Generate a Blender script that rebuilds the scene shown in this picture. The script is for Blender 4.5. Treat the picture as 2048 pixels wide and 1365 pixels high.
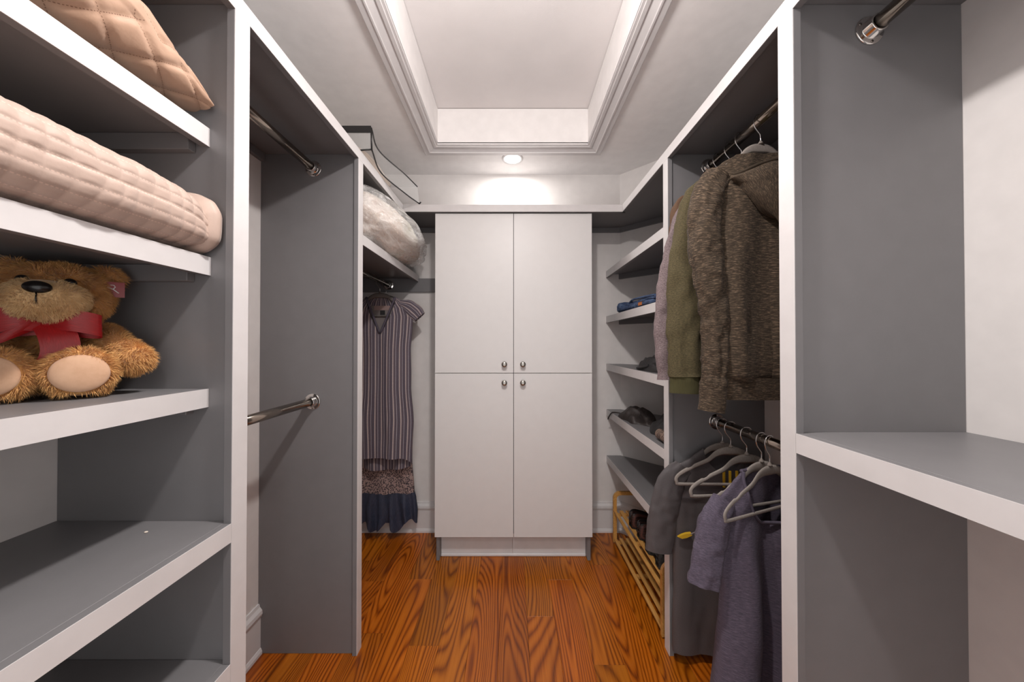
import bpy, bmesh, math, random
from mathutils import Vector, Matrix, noise
PI = math.pi
random.seed(7)
for o in list(bpy.data.objects): bpy.data.objects.remove(o)
scene = bpy.context.scene
col = scene.collection

# ------------------------------------------------------------------ camera
cam_data = bpy.data.cameras.new('camera')
cam_data.sensor_width = 36.0
cam_data.lens = 660.0 / 2048.0 * 36.0
cam_data.clip_start = 0.02
cam = bpy.data.objects.new('camera', cam_data)
col.objects.link(cam)
cam.location = (0, 0, 1.28)
cam.rotation_euler = (PI / 2 + 0.0085, 0, 0)
scene.camera = cam

# ------------------------------------------------------------------ world and lights
world = bpy.data.worlds.new('world'); scene.world = world
world.use_nodes = True
world.node_tree.nodes['Background'].inputs[0].default_value = (1.0, 0.985, 0.975, 1)
world.node_tree.nodes['Background'].inputs[1].default_value = 1.4

def lamp(name, kind, loc, power, color=(1, 1, 1), size=0.1, rot=(0, 0, 0), spot=None):
    d = bpy.data.lights.new(name, kind)
    d.energy = power; d.color = color
    if kind == 'AREA': d.shape = 'DISK'; d.size = size
    else: d.shadow_soft_size = size
    if kind == 'SPOT': d.spot_size = spot; d.spot_blend = 0.12
    o = bpy.data.objects.new(name, d); col.objects.link(o)
    o.location = loc; o.rotation_euler = rot
    return o
CEIL = 2.445
lamp('tray_lamp', 'AREA', (0.0, 0.62, 2.385), 17, (1.0, 0.95, 0.92), 0.09)
lamp('ceiling_fill', 'SPOT', (0.0, 0.62, 2.18), 23, (1.0, 0.95, 0.92), 0.08, rot=(PI, 0, 0), spot=math.radians(178))  # added fill without a fixture, aimed up to brighten the ceiling
lamp('rear_fill_lamp', 'AREA', (0.003, -0.42, CEIL - 0.012), 7, (1.0, 0.97, 0.94), 0.095)  # unseen lamp added for forward light, placed to mirror the far downlight
lamp('downlight_lamp', 'AREA', (0.003, 2.064, CEIL - 0.012), 3.6, (1.0, 0.97, 0.93), 0.095)
scene.view_settings.view_transform = 'Standard'
scene.view_settings.look = 'None'
scene.view_settings.gamma = 1.0
scene.view_settings.use_curve_mapping = False
scene.view_settings.exposure = 0.13

# ------------------------------------------------------------------ materials
MATS = {}
class NT:
    def __init__(self, name):
        m = bpy.data.materials.new(name); m.use_nodes = True
        self.m = m; self.t = m.node_tree; self.n = self.t.nodes
        self.b = self.n['Principled BSDF']
        MATS[name] = m
    def add(self, typ, **kw):
        nd = self.n.new(typ)
        for k, v in kw.items():
            if k.startswith('i_'):
                key = k[2:]
                key = int(key) if key.isdigit() else key.replace('_', ' ')
                nd.inputs[key].default_value = v
            else: setattr(nd, k, v)
        return nd
    def link(self, a, b): self.t.links.new(a, b)
    def ramp(self, fac, stops, interp='LINEAR'):
        r = self.add('ShaderNodeValToRGB')
        cr = r.color_ramp; cr.interpolation = interp
        while len(cr.elements) > 1: cr.elements.remove(cr.elements[-1])
        cr.elements[0].position = stops[0][0]; cr.elements[0].color = (*stops[0][1], 1)
        for p, c in stops[1:]:
            e = cr.elements.new(p); e.color = (*c, 1)
        self.link(fac, r.inputs[0])
        return r
    def math(self, op, a, b=None, c=None):
        nd = self.add('ShaderNodeMath', operation=op)
        for i, v in enumerate((a, b, c)):
            if v is None: continue
            if isinstance(v, (int, float)): nd.inputs[i].default_value = v
            else: self.link(v, nd.inputs[i])
        return nd.outputs[0]
    def coords(self, kind='Object', scale=(1, 1, 1)):
        tc = self.add('ShaderNodeTexCoord'); mp = self.add('ShaderNodeMapping')
        mp.inputs['Scale'].default_value = scale
        self.link(tc.outputs[kind], mp.inputs[0])
        return mp.outputs[0]
    def noise(self, vec, scale, detail=3, rough=0.5, dist=0.0):
        nz = self.add('ShaderNodeTexNoise')
        nz.inputs['Scale'].default_value = scale; nz.inputs['Detail'].default_value = detail
        nz.inputs['Roughness'].default_value = rough; nz.inputs['Distortion'].default_value = dist
        self.link(vec, nz.inputs['Vector'])
        return nz.outputs['Fac']
    def bump(self, h, strength=0.2, dist=0.002):
        b = self.add('ShaderNodeBump'); b.inputs['Strength'].default_value = strength
        b.inputs['Distance'].default_value = dist
        self.link(h, b.inputs['Height']); self.link(b.outputs[0], self.b.inputs['Normal'])
    def set(self, **kw):
        for k, v in kw.items(): self.b.inputs[k.replace('_', ' ')].default_value = v
        return self

def paint(name, c, rough=0.45, var=0.03, bump=0.05, nscale=18):
    t = NT(name)
    v = t.coords('Object')
    n = t.noise(v, nscale, 4)
    lo = tuple(x * (1 - var) for x in c); hi = tuple(min(1, x * (1 + var)) for x in c)
    r = t.ramp(n, [(0.3, lo), (0.7, hi)])
    t.link(r.outputs[0], t.b.inputs['Base Color'])
    t.set(Roughness=rough)
    n2 = t.noise(v, 160, 2)
    t.bump(n2, bump, 0.001)
    return t.m
paint('white_trim', (0.69, 0.666, 0.666), 0.4)
paint('wall_white', (0.75, 0.715, 0.70), 0.6)
paint('ceiling_white', (0.90, 0.875, 0.865), 0.65)
paint('tray_panel', (0.80, 0.77, 0.765), 0.6, 0.035, 0.25, 5)
paint('door_white', (0.72, 0.705, 0.70), 0.4, 0.012)
paint('grey_paint', (0.186, 0.180, 0.186), 0.42, 0.025, 0.08)
paint('black_plastic', (0.012, 0.011, 0.011), 0.35)
paint('crumb', (0.8, 0.7, 0.6), 0.7)

def metal(name, c, rough):
    t = NT(name); v = t.coords('Object')
    r = t.ramp(t.noise(v, 60, 2), [(0.3, tuple(x * 0.93 for x in c)), (0.7, c)])
    t.link(r.outputs[0], t.b.inputs['Base Color'])
    t.set(Metallic=1.0, Roughness=rough)
metal('chrome', (0.72, 0.70, 0.68), 0.07)
metal('rod_nickel', (0.42, 0.355, 0.30), 0.16)
metal('brushed_nickel', (0.42, 0.40, 0.37), 0.28)
metal('hook_steel', (0.75, 0.74, 0.74), 0.15)
metal('screw_dark', (0.25, 0.22, 0.2), 0.3)

def emit(name, c, s):
    t = NT(name); t.set(Base_Color=(*c, 1)); t.b.inputs['Emission Color'].default_value = (*c, 1)
    t.b.inputs['Emission Strength'].default_value = s
emit('lamp_lens', (1.0, 0.98, 0.95), 14)

# oak floor: contour lines of stretched noise give cathedral grain
t = NT('oak')
oi = t.add('ShaderNodeObjectInfo')
tc = t.add('ShaderNodeTexCoord')
off = t.add('ShaderNodeCombineXYZ')
for i, k in enumerate((7.3, 31.7, 13.1)): t.link(t.math('MULTIPLY', oi.outputs['Random'], k), off.inputs[i])
va = t.add('ShaderNodeVectorMath', operation='ADD')
t.link(tc.outputs['Object'], va.inputs[0]); t.link(off.outputs[0], va.inputs[1])
def vscale(vec, s):
    mp = t.add('ShaderNodeMapping'); mp.inputs['Scale'].default_value = s
    t.link(vec, mp.inputs[0]); return mp.outputs[0]
n1 = t.noise(vscale(va.outputs[0], (1.0, 0.12, 1.0)), 5.0, 1.0, 0.4, 0.1)
rings = t.math('SINE', t.math('MULTIPLY', n1, 235.0))
r01 = t.math('POWER', t.math('MULTIPLY_ADD', rings, 0.5, 0.5), 0.55)
pores = t.noise(vscale(va.outputs[0], (1.0, 0.022, 1.0)), 330, 2, 0.6)
straight = t.noise(vscale(va.outputs[0], (1.0, 0.012, 1.0)), 120, 2, 0.5)
big = t.noise(vscale(va.outputs[0], (1.0, 0.25, 1.0)), 8, 2)
mixv = t.math('ADD', t.math('MULTIPLY', r01, 0.40), t.math('ADD', t.math('MULTIPLY', pores, 0.42), t.math('MULTIPLY', straight, 0.30)))
cr = t.ramp(mixv, [(0.28, (0.12, 0.032, 0.007)), (0.46, (0.26, 0.080, 0.015)), (0.66, (0.42, 0.145, 0.027)), (0.95, (0.56, 0.215, 0.045))])
hsv = t.add('ShaderNodeHueSaturation')
t.link(cr.outputs[0], hsv.inputs['Color'])
t.link(t.math('MULTIPLY_ADD', oi.outputs['Random'], 0.010, 0.488), hsv.inputs['Hue'])
wn = t.add('ShaderNodeTexWhiteNoise', noise_dimensions='1D'); t.link(oi.outputs['Random'], wn.inputs['W'])
t.link(t.math('ADD', t.math('MULTIPLY', wn.outputs['Value'], 0.26), t.math('MULTIPLY_ADD', big, 0.5, 0.60)), hsv.inputs['Value'])
hsv.inputs['Saturation'].default_value = 1.06
t.link(hsv.outputs[0], t.b.inputs['Base Color'])
t.set(Roughness=0.30)
t.bump(mixv, 0.12, 0.0008)

t = NT('bamboo')
v = t.coords('Object', (1, 1, 1))
nb = t.noise(t.coords('Object', (20, 1.5, 20)), 9, 3)
r = t.ramp(nb, [(0.3, (0.50, 0.235, 0.055)), (0.7, (0.66, 0.36, 0.105))])
t.link(r.outputs[0], t.b.inputs['Base Color']); t.set(Roughness=0.38)

def melange(name, dark, light, mid=None, sx=60, sy=420, lo=0.45, hi=0.68, rough=0.9):
    t = NT(name)
    uv = t.coords('UV', (sx, sy, 1))
    n = t.noise(uv, 1.0, 3, 0.65)
    uv2 = t.coords('UV', (sx * 3, sy * 2.0, 1))
    n2 = t.noise(uv2, 1.0, 2)
    mid = mid or tuple((a + b) / 2.6 for a, b in zip(dark, light))
    r = t.ramp(t.math('ADD', t.math('MULTIPLY', n, 0.7), t.math('MULTIPLY', n2, 0.3)),
               [(lo - 0.12, dark), (lo + 0.04, mid), (hi, light)])
    t.link(r.outputs[0], t.b.inputs['Base Color'])
    t.set(Roughness=rough); t.b.inputs['Sheen Weight'].default_value = 0.02
    t.bump(n2, 0.35, 0.001)
    return t.m
melange('hoodie_fabric', (0.020, 0.013, 0.007), (0.33, 0.225, 0.15), (0.046, 0.030, 0.017), 42, 330, 0.47, 0.76)
melange('olive_fabric', (0.036, 0.028, 0.011), (0.132, 0.103, 0.048), (0.066, 0.052, 0.022), 110, 330)
melange('olive_rib', (0.045, 0.040, 0.012), (0.085, 0.075, 0.025), None, 900, 20)
melange('mauve_fabric', (0.085, 0.060, 0.063), (0.32, 0.25, 0.25), (0.165, 0.122, 0.127), 110, 330)
melange('brown_fabric', (0.10, 0.052, 0.028), (0.17, 0.095, 0.055), None, 300, 300)
melange('grey_tee_fabric', (0.080, 0.069, 0.072), (0.106, 0.092, 0.095), None, 500, 500, 0.42, 0.6, 0.65)
melange('purple_tee_fabric', (0.050, 0.040, 0.058), (0.155, 0.125, 0.172), (0.084, 0.068, 0.098), 60, 420)
melange('navy_fabric', (0.022, 0.028, 0.052), (0.06, 0.074, 0.125), None, 300, 40, 0.45, 0.7, 0.5)
melange('black_fabric', (0.008, 0.007, 0.008), (0.03, 0.027, 0.028), None, 60, 60, 0.45, 0.7, 0.6)
melange('dark_brown_fabric', (0.022, 0.016, 0.015), (0.06, 0.046, 0.043), None, 60, 60, 0.45, 0.7, 0.55)
melange('velvet_grey', (0.29, 0.25, 0.225), (0.36, 0.315, 0.285), None, 300, 300)
melange('velvet_dark', (0.13, 0.115, 0.105), (0.18, 0.16, 0.15), None, 300, 300)
melange('yellow_print', (0.68, 0.40, 0.012), (0.78, 0.48, 0.02), None, 100, 100)
melange('orange_print', (0.5, 0.14, 0.03), (0.6, 0.2, 0.05), None, 100, 100)
melange('grey_piping', (0.24, 0.205, 0.20), (0.28, 0.24, 0.235), None, 100, 100)
melange('pink_band', (0.36, 0.24, 0.22), (0.42, 0.3, 0.28), None, 100, 100)
melange('red_ribbon', (0.36, 0.004, 0.006), (0.48, 0.008, 0.011), None, 300, 30, 0.45, 0.7, 0.4)
melange('red_card', (0.28, 0.006, 0.01), (0.32, 0.01, 0.014), None, 30, 30, 0.45, 0.7, 0.3)

# denim
t = NT('denim')
v = t.coords('Object')
n = t.noise(v, 22, 4); n2 = t.noise(t.coords('Object', (900, 900, 900)), 1, 2)
r = t.ramp(t.math('ADD', t.math('MULTIPLY', n, 0.8), t.math('MULTIPLY', n2, 0.2)), [(0.35, (0.016, 0.03, 0.075)), (0.55, (0.045, 0.08, 0.17)), (0.72, (0.16, 0.22, 0.34))])
t.link(r.outputs[0], t.b.inputs['Base Color']); t.set(Roughness=0.85); t.bump(n2, 0.4, 0.001)

# striped linen, stripes run along v of the uv map
t = NT('stripe_linen')
tc = t.add('ShaderNodeTexCoord'); sp = t.add('ShaderNodeSeparateXYZ'); t.link(tc.outputs['UV'], sp.inputs[0])
fr = t.math('FRACT', t.math('DIVIDE', sp.outputs[0], 0.040))
base = (0.085, 0.072, 0.100); lt = (0.42, 0.34, 0.325); th = (0.58, 0.53, 0.54); rosy = (0.135, 0.098, 0.115)
r = t.ramp(fr, [(0.0, base), (0.14, lt), (0.34, base), (0.44, rosy), (0.56, base), (0.66, th), (0.71, base), (0.86, rosy), (0.94, base)], 'CONSTANT')
wv = t.noise(t.coords('UV', (700, 90, 1)), 1, 2)
hs = t.add('ShaderNodeHueSaturation'); t.link(r.outputs[0], hs.inputs['Color']); t.link(t.math('MULTIPLY_ADD', wv, 0.7, 0.62), hs.inputs['Value'])
t.link(hs.outputs[0], t.b.inputs['Base Color']); t.set(Roughness=0.85); t.bump(wv, 0.25, 0.001)

# leopard print and paisley
def spots(name, bg, ring, core, scale):
    t = NT(name)
    uv = t.coords('UV', (scale, scale, 1))
    vz = t.add('ShaderNodeTexVoronoi'); vz.inputs['Scale'].default_value = 1.0
    dn = t.add('ShaderNodeTexNoise'); dn.inputs['Scale'].default_value = 2.5; t.link(uv, dn.inputs['Vector'])
    ad = t.add('ShaderNodeVectorMath', operation='ADD'); t.link(uv, ad.inputs[0])
    sc = t.add('ShaderNodeVectorMath', operation='SCALE'); t.link(dn.outputs['Color'], sc.inputs[0]); sc.inputs['Scale'].default_value = 0.7
    t.link(sc.outputs[0], ad.inputs[1]); t.link(ad.outputs[0], vz.inputs['Vector'])
    r = t.ramp(vz.outputs['Distance'], [(0.0, core), (0.24, ring), (0.46, bg)], 'CONSTANT')
    t.link(r.outputs[0], t.b.inputs['Base Color']); t.set(Roughness=0.8)
spots('leopard', (0.36, 0.255, 0.235), (0.016, 0.014, 0.022), (0.22, 0.16, 0.16), 100)
spots('paisley', (0.22, 0.15, 0.115), (0.035, 0.02, 0.017), (0.36, 0.26, 0.2), 170)

# quilts: stitched relief is geometry, the dashes are fine colour
def quilt(name, c, kind):
    t = NT(name)
    tc = t.add('ShaderNodeTexCoord'); sp = t.add('ShaderNodeSeparateXYZ'); t.link(tc.outputs['UV'], sp.inputs[0])
    def line(expr, width):
        f = t.math('FRACT', expr)
        return t.math('LESS_THAN', t.math('ABSOLUTE', t.math('SUBTRACT', f, 0.5)), width)
    if kind == 'diamond':
        a = t.math('ADD', sp.outputs[0], sp.outputs[1]); b = t.math('SUBTRACT', sp.outputs[0], sp.outputs[1])
        la = t.math('MULTIPLY', line(t.math('ADD', a, 0.5), 0.012), line(t.math('MULTIPLY', b, 14.0), 0.30))
        lb = t.math('MULTIPLY', line(t.math('ADD', b, 0.5), 0.012), line(t.math('MULTIPLY', a, 14.0), 0.30))
        ln = t.math('MAXIMUM', la, lb)
    else:
        ln = t.math('MULTIPLY', line(t.math('ADD', sp.outputs[1], 0.5), 0.045), line(t.math('MULTIPLY', sp.outputs[0], 4.0), 0.3))
    mx = t.add('ShaderNodeMix', data_type='RGBA')
    t.link(ln, mx.inputs['Factor'])
    n = t.noise(t.coords('Object'), 30, 3)
    r = t.ramp(n, [(0.3, tuple(x * 0.95 for x in c)), (0.7, c)])
    t.link(r.outputs[0], mx.inputs['A'])
    mx.inputs['B'].default_value = (c[0] * 0.5, c[1] * 0.42, c[2] * 0.38, 1) if kind == 'diamond' else (min(1, c[0] * 1.25), c[1] * 1.25, c[2] * 1.25, 1)
    t.link(mx.outputs['Result'], t.b.inputs['Base Color'])
    t.set(Roughness=0.6); t.b.inputs['Sheen Weight'].default_value = 0.2
    t.bump(t.noise(t.coords('Object'), 60, 4), 0.3, 0.003)
quilt('quilt_tan', (0.50, 0.315, 0.215), 'diamond')
quilt('quilt_blush', (0.52, 0.385, 0.32), 'channel')

# teddy fur
def fur(name, a, b):
    t = NT(name)
    n = t.noise(t.coords('Object'), 45, 4, 0.65)
    r = t.ramp(n, [(0.3, a), (0.7, b)])
    t.link(r.outputs[0], t.b.inputs['Base Color']); t.set(Roughness=0.75); t.b.inputs['Sheen Weight'].default_value = 0.3
fur('fur_gold', (0.52, 0.225, 0.06), (0.88, 0.52, 0.19))
fur('fur_light', (0.66, 0.42, 0.19), (0.84, 0.60, 0.32))
fur('pad_plush', (0.62, 0.36, 0.22), (0.72, 0.45, 0.29))
t = NT('glossy_black'); t.set(Base_Color=(0.008, 0.006, 0.006, 1), Roughness=0.25)

# plastics
t = NT('thin_plastic')
vv = t.coords('Object', (1.0, 0.28, 0.8))
n = t.noise(vv, 30, 4, 0.6, 1.2)
al = t.ramp(n, [(0.36, (0.26, 0.26, 0.26)), (0.62, (0.55, 0.55, 0.55))]); t.link(al.outputs[0], t.b.inputs['Alpha'])
t.set(Base_Color=(0.92, 0.91, 0.90, 1), Roughness=0.14); t.bump(t.noise(vv, 34, 3, 0.55, 2.2), 0.85, 0.012)
t = NT('clear_vinyl'); t.set(Base_Color=(0.86, 0.88, 0.88, 1), Roughness=0.08, Alpha=0.22)
t.bump(t.noise(t.coords('Object'), 18, 3, 0.5, 1.0), 0.6, 0.01)
t = NT('bag_contents')
n = t.noise(t.coords('Object'), 5, 1)
r = t.ramp(n, [(0.3, (0.66, 0.63, 0.50)), (0.45, (0.78, 0.72, 0.63)), (0.6, (0.80, 0.66, 0.57)), (0.75, (0.82, 0.76, 0.69))])
t.link(r.outputs[0], t.b.inputs['Base Color']); t.set(Roughness=0.8)
paint('linen_cream', (0.62, 0.52, 0.44), 0.8, 0.12, 0.3, 12)

# shoes
t = NT('shoe_plaid')
v = t.coords('Object', (1, 1, 1)); sp = t.add('ShaderNodeSeparateXYZ'); t.link(v, sp.inputs[0])
def ln(o, s, w): return t.math('LESS_THAN', t.math('FRACT', t.math('MULTIPLY', o, s)), w)
m1 = t.math('MAXIMUM', ln(sp.outputs[1], 70, 0.16), ln(sp.outputs[2], 70, 0.16))
mx = t.add('ShaderNodeMix', data_type='RGBA'); t.link(m1, mx.inputs['Factor'])
mx.inputs['A'].default_value = (0.028, 0.014, 0.012, 1); mx.inputs['B'].default_value = (0.10, 0.035, 0.028, 1)
t.link(mx.outputs['Result'], t.b.inputs['Base Color']); t.set(Roughness=0.6)
paint('shoe_black', (0.012, 0.012, 0.012), 0.45, 0.1)
paint('shoe_suede', (0.03, 0.028, 0.027), 0.9, 0.5, 0.8, 120)
paint('shoe_lining', (0.010, 0.008, 0.008), 0.8)
M = MATS

# ------------------------------------------------------------------ geometry helpers
class MB:
    def __init__(s): s.v = []; s.f = []; s.uv = {}; s.smooth = []
    def face(s, idx, uv=None, sm=False):
        if uv: s.uv[len(s.f)] = uv
        s.f.append(tuple(idx)); s.smooth.append(sm)
    def box(s, x0, x1, y0, y1, z0, z1, b=0.0):
        x0, x1 = min(x0, x1), max(x0, x1); y0, y1 = min(y0, y1), max(y0, y1); z0, z1 = min(z0, z1), max(z0, z1)
        if b <= 0:
            i = len(s.v)
            s.v += [(x, y, z) for z in (z0, z1) for y in (y0, y1) for x in (x0, x1)]
            for q in ((0, 2, 3, 1), (4, 5, 7, 6), (0, 1, 5, 4), (2, 6, 7, 3), (0, 4, 6, 2), (1, 3, 7, 5)): s.face([i + k for k in q])
            return s
        b = min(b, (x1 - x0) / 2.01, (y1 - y0) / 2.01, (z1 - z0) / 2.01)
        bm = bmesh.new(); bmesh.ops.create_cube(bm, size=1)
        for v in bm.verts: v.co = ((x0 + x1) / 2 + v.co.x * (x1 - x0), (y0 + y1) / 2 + v.co.y * (y1 - y0), (z0 + z1) / 2 + v.co.z * (z1 - z0))
        bmesh.ops.bevel(bm, geom=bm.edges[:], offset=b, segments=1, affect='EDGES')
        s.bm(bm); return s
    def bm(s, bm, sm=False):
        i = len(s.v); bm.verts.ensure_lookup_table(); bm.verts.index_update()
        s.v += [tuple(v.co) for v in bm.verts]
        for f in bm.faces: s.face([i + v.index for v in f.verts], sm=sm)
        bm.free()
    def prism(s, poly, z0, z1):
        # poly counter-clockwise in xy
        i = len(s.v); n = len(poly)
        s.v += [(x, y, z0) for x, y in poly] + [(x, y, z1) for x, y in poly]
        s.face([i + k for k in reversed(range(n))]); s.face([i + n + k for k in range(n)])
        for k in range(n): s.face([i + k, i + (k + 1) % n, i + n + (k + 1) % n, i + n + k])
        return s
    def rings(s, rs, closed=True, cap0=False, cap1=False, uvs=None, sm=True):
        i = len(s.v); n = len(rs[0]); m = len(rs)
        for r in rs: s.v += [tuple(p) for p in r]
        for a in range(m - 1):
            for b in range(n if closed else n - 1):
                c = (b + 1) % n
                q = (i + a * n + b, i + a * n + c, i + (a + 1) * n + c, i + (a + 1) * n + b)
                uv = None
                if uvs: uv = (uvs(a, b), uvs(a, b + 1), uvs(a + 1, b + 1), uvs(a + 1, b))
                s.face(q, uv, sm)
        if cap0: s.face([i + k for k in reversed(range(n))], None, False)
        if cap1: s.face([i + (m - 1) * n + k for k in range(n)], None, False)
        return s
    def tube(s, pts, r, n=12, closed=False, caps=True, up=(0, 0, 1)):
        pts = [Vector(p) for p in pts]; rs = []; L = len(pts)
        prev = None
        for k, p in enumerate(pts):
            a = pts[(k - 1) % L] if closed or k > 0 else pts[k]
            b = pts[(k + 1) % L] if closed or k < L - 1 else pts[k]
            tg = (b - a).normalized()
            if prev is None:
                u = Vector(up)
                if abs(tg.dot(u)) > 0.95: u = Vector((1, 0, 0))
                sd = tg.cross(u).normalized()
            else:
                sd = (prev - tg * prev.dot(tg)).normalized()
            prev = sd; w = sd.cross(tg)
            rr = r[k] if isinstance(r, (list, tuple)) else r
            rs.append([p + sd * math.cos(2 * PI * j / n) * rr + w * math.sin(2 * PI * j / n) * rr for j in range(n)])
        if closed: rs.append(rs[0])
        return s.rings(rs, True, caps and not closed, caps and not closed)
    def lathe(s, c, axis, prof, n=28, cap0=True, cap1=True):
        # prof: (distance along axis, radius)
        ax = Vector(axis).normalized(); u = Vector((0, 0, 1)) if abs(ax.z) < 0.9 else Vector((1, 0, 0))
        e1 = ax.cross(u).normalized(); e2 = ax.cross(e1); c = Vector(c)
        rs = [[c + ax * d + (e1 * math.cos(2 * PI * j / n) + e2 * math.sin(2 * PI * j / n)) * r for j in range(n)] for d, r in prof]
        return s.rings(rs, True, cap0, cap1)
    def ellipsoid(s, c, r, rot=None, nu=28, nv=18):
        R = rot or Matrix.Identity(3); c = Vector(c); rs = []
        for a in range(nv + 1):
            ph = -PI / 2 + PI * a / nv; ph = max(-PI / 2 + 0.02, min(PI / 2 - 0.02, ph))
            rs.append([c + R @ Vector((r[0] * math.cos(ph) * math.cos(2 * PI * b / nu), r[1] * math.cos(ph) * math.sin(2 * PI * b / nu), r[2] * math.sin(ph))) for b in range(nu)])
        return s.rings(rs, True, True, True)
OFF = {}
def build(name, mb, mat, parent=None, world=True):
    base = OFF.get(parent, Vector((0, 0, 0))) if parent else Vector((0, 0, 0))
    if not world: base = Vector((0, 0, 0))
    me = bpy.data.meshes.new(name)
    me.from_pydata([(v[0] - base.x, v[1] - base.y, v[2] - base.z) for v in mb.v], [], mb.f)
    me.polygons.foreach_set('use_smooth', mb.smooth)
    if mb.uv:
        ul = me.uv_layers.new(name='UVMap')
        for fi, uv in mb.uv.items():
            for k, li in enumerate(me.polygons[fi].loop_indices): ul.data[li].uv = uv[k]
    me.materials.append(M[mat])
    o = bpy.data.objects.new(name, me); col.objects.link(o)
    if parent: o.parent = parent; OFF[o] = base
    else: OFF[o] = Vector((0, 0, 0))
    return o
def thing(name, label, cat, loc=(0, 0, 0), group=None, rot=(0, 0, 0)):
    o = bpy.data.objects.new(name, None); col.objects.link(o)
    o.empty_display_size = 0.05
    o.location = loc; o.rotation_euler = rot; o['label'] = label; o['category'] = cat
    if group: o['group'] = group
    OFF[o] = Vector(loc)
    return o
def tag(o, label, cat, group=None):
    o['label'] = label; o['category'] = cat
    if group: o['group'] = group
    return o
def struct(o): o['kind'] = 'structure'; return o
def kid(name, mb, mat, parent): return build(name, mb, mat, parent)
def B(*a, b=0.0012): return MB().box(*a, b=b)
def cat_rom(pts, n):
    pts = [Vector(p) for p in pts]; out = []
    P = [pts[0] * 2 - pts[1]] + pts + [pts[-1] * 2 - pts[-2]]
    for i in range(1, len(P) - 2):
        for k in range(n):
            x = k / n; a, b, c, d = P[i - 1], P[i], P[i + 1], P[i + 2]
            out.append(0.5 * ((2 * b) + (c - a) * x + (2 * a - 5 * b + 4 * c - d) * x * x + (3 * b - a - 3 * c + d) * x ** 3))
    out.append(pts[-1]); return out
def lerp_tab(tab, x):
    if x <= tab[0][0]: return tab[0][1]
    for (a, b), (c, d) in zip(tab, tab[1:]):
        if x <= c:
            k = (x - a) / (c - a) if c > a else 0
            k = k * k * (3 - 2 * k) * 0.5 + k * 0.5
            return b + (d - b) * k
    return tab[-1][1]
def nz(x, y, z): return noise.noise(Vector((x, y, z)))

# ------------------------------------------------------------------ setting
XL, XR, WX = -0.636, 0.645, 1.05
YB, YF = 2.262, -0.55
struct_floor = build('floor', MB().box(-WX - 0.1, WX + 0.1, YF - 0.1, YB + 0.1, -0.06, -0.020), 'oak'); struct(struct_floor)
k = -9; PW = 0.127
known = {0: [1.56], 1: [1.80, 0.62], 2: [1.326, 0.3], -4: [1.41, 0.2], -5: [1.805, 0.75], -6: [1.47, 0.5], -1: [0.55], -2: [2.12, 0.85], -3: [0.95], 3: [1.92, 0.7], 4: [1.1]}
for k in range(-10, 9):
    x0 = 0.071 + k * PW
    cuts = known.get(k, [0.4 + (k * 0.37) % 0.9, 1.3 + (k * 0.53) % 0.7])
    ys = [YF - 0.08] + sorted(cuts) + [YB + 0.05]
    xa, xb = max(x0, -WX - 0.06), min(x0 + PW, WX + 0.06)
    if xb - xa < 0.02: continue
    for a, b in zip(ys, ys[1:]):
        pl = MB().box(-(xb - xa) / 2 + 0.0003, (xb - xa) / 2 - 0.0003, -(b - a) / 2 + 0.0003, (b - a) / 2 - 0.0003, -0.019, 0.0, b=0.0007)
        po = build('plank', pl, 'oak', struct_floor, world=False)
        po.location = ((xa + xb) / 2, (a + b) / 2, 0)
struct(build('wall_left', MB().box(-WX - 0.1, -WX, YF - 0.1, YB + 0.1, -0.02, 2.75), 'wall_white'))
struct(build('wall_right', MB().box(WX, WX + 0.1, YF - 0.1, YB + 0.1, -0.02, 2.75), 'wall_white'))
struct(build('wall_back', MB().box(-WX - 0.1, WX + 0.1, YB, YB + 0.1, -0.02, 2.75), 'wall_white'))
DX = 0.742
struct(build('wall_corner', MB().prism([(DX, YB + 0.001), (WX + 0.001, YB - (WX - DX)), (WX + 0.001, YB + 0.001)], -0.02, 2.5), 'wall_white'))
wf = MB().box(-WX - 0.1, -0.60, YF - 0.1, YF, -0.02, 2.75).box(0.60, WX + 0.1, YF - 0.1, YF, -0.02, 2.75).box(-0.60, 0.60, YF - 0.1, YF, 2.15, 2.75)
struct(build('wall_front', wf, 'wall_white'))
# ceiling with a raised tray
TX0, TX1, TY0, TY1, TZ = -0.431, 0.441, -0.30, 1.904, 2.645
c = MB()
c.box(-WX - 0.1, TX0, YF - 0.1, YB + 0.1, CEIL, TZ).box(TX1, WX + 0.1, YF - 0.1, YB + 0.1, CEIL, TZ)
c.box(TX0, TX1, YF - 0.1, TY0, CEIL, TZ).box(TX0, TX1, TY1, YB + 0.1, CEIL, TZ)
ceil = struct(build('ceiling', c, 'ceiling_white'))
build('tray_panel', MB().box(TX0 - 0.05, TX1 + 0.05, TY0 - 0.05, TY1 + 0.05, TZ + 0.003, TZ + 0.06), 'tray_panel', ceil)
# stepped moulding around the tray, mitred
prof = [(0.0, 0.004), (0.0, -0.010), (0.010, -0.010), (0.012, -0.014), (0.026, -0.014), (0.028, -0.009), (0.034, -0.0085), (0.040, -0.011),
        (0.058, -0.018), (0.060, -0.023), (0.066, -0.023), (0.068, -0.019), (0.092, -0.019), (0.097, -0.014), (0.097, 0.004)]
def mould(ax):
    mb = MB(); rs = []
    for d, z in prof:
        x0, x1, y0, y1 = TX0 - d, TX1 + d, TY0 - d, TY1 + d
        rs.append({'l': [(x0, y0), (x0, y1)], 'r': [(x1, y1), (x1, y0)], 'b': [(x0, y1), (x1, y1)], 'f': [(x1, y0), (x0, y0)]}[ax])
    return mb.rings([[(p[0], p[1], CEIL + z) for p in r] for r, (d, z) in zip(rs, prof)], closed=False, sm=False)
tr = struct(build('trim_1', mould('b'), 'white_trim'))
for i, ax in enumerate('lrf'): struct(build('trim_%d' % (i + 2), mould(ax), 'white_trim'))
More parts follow.
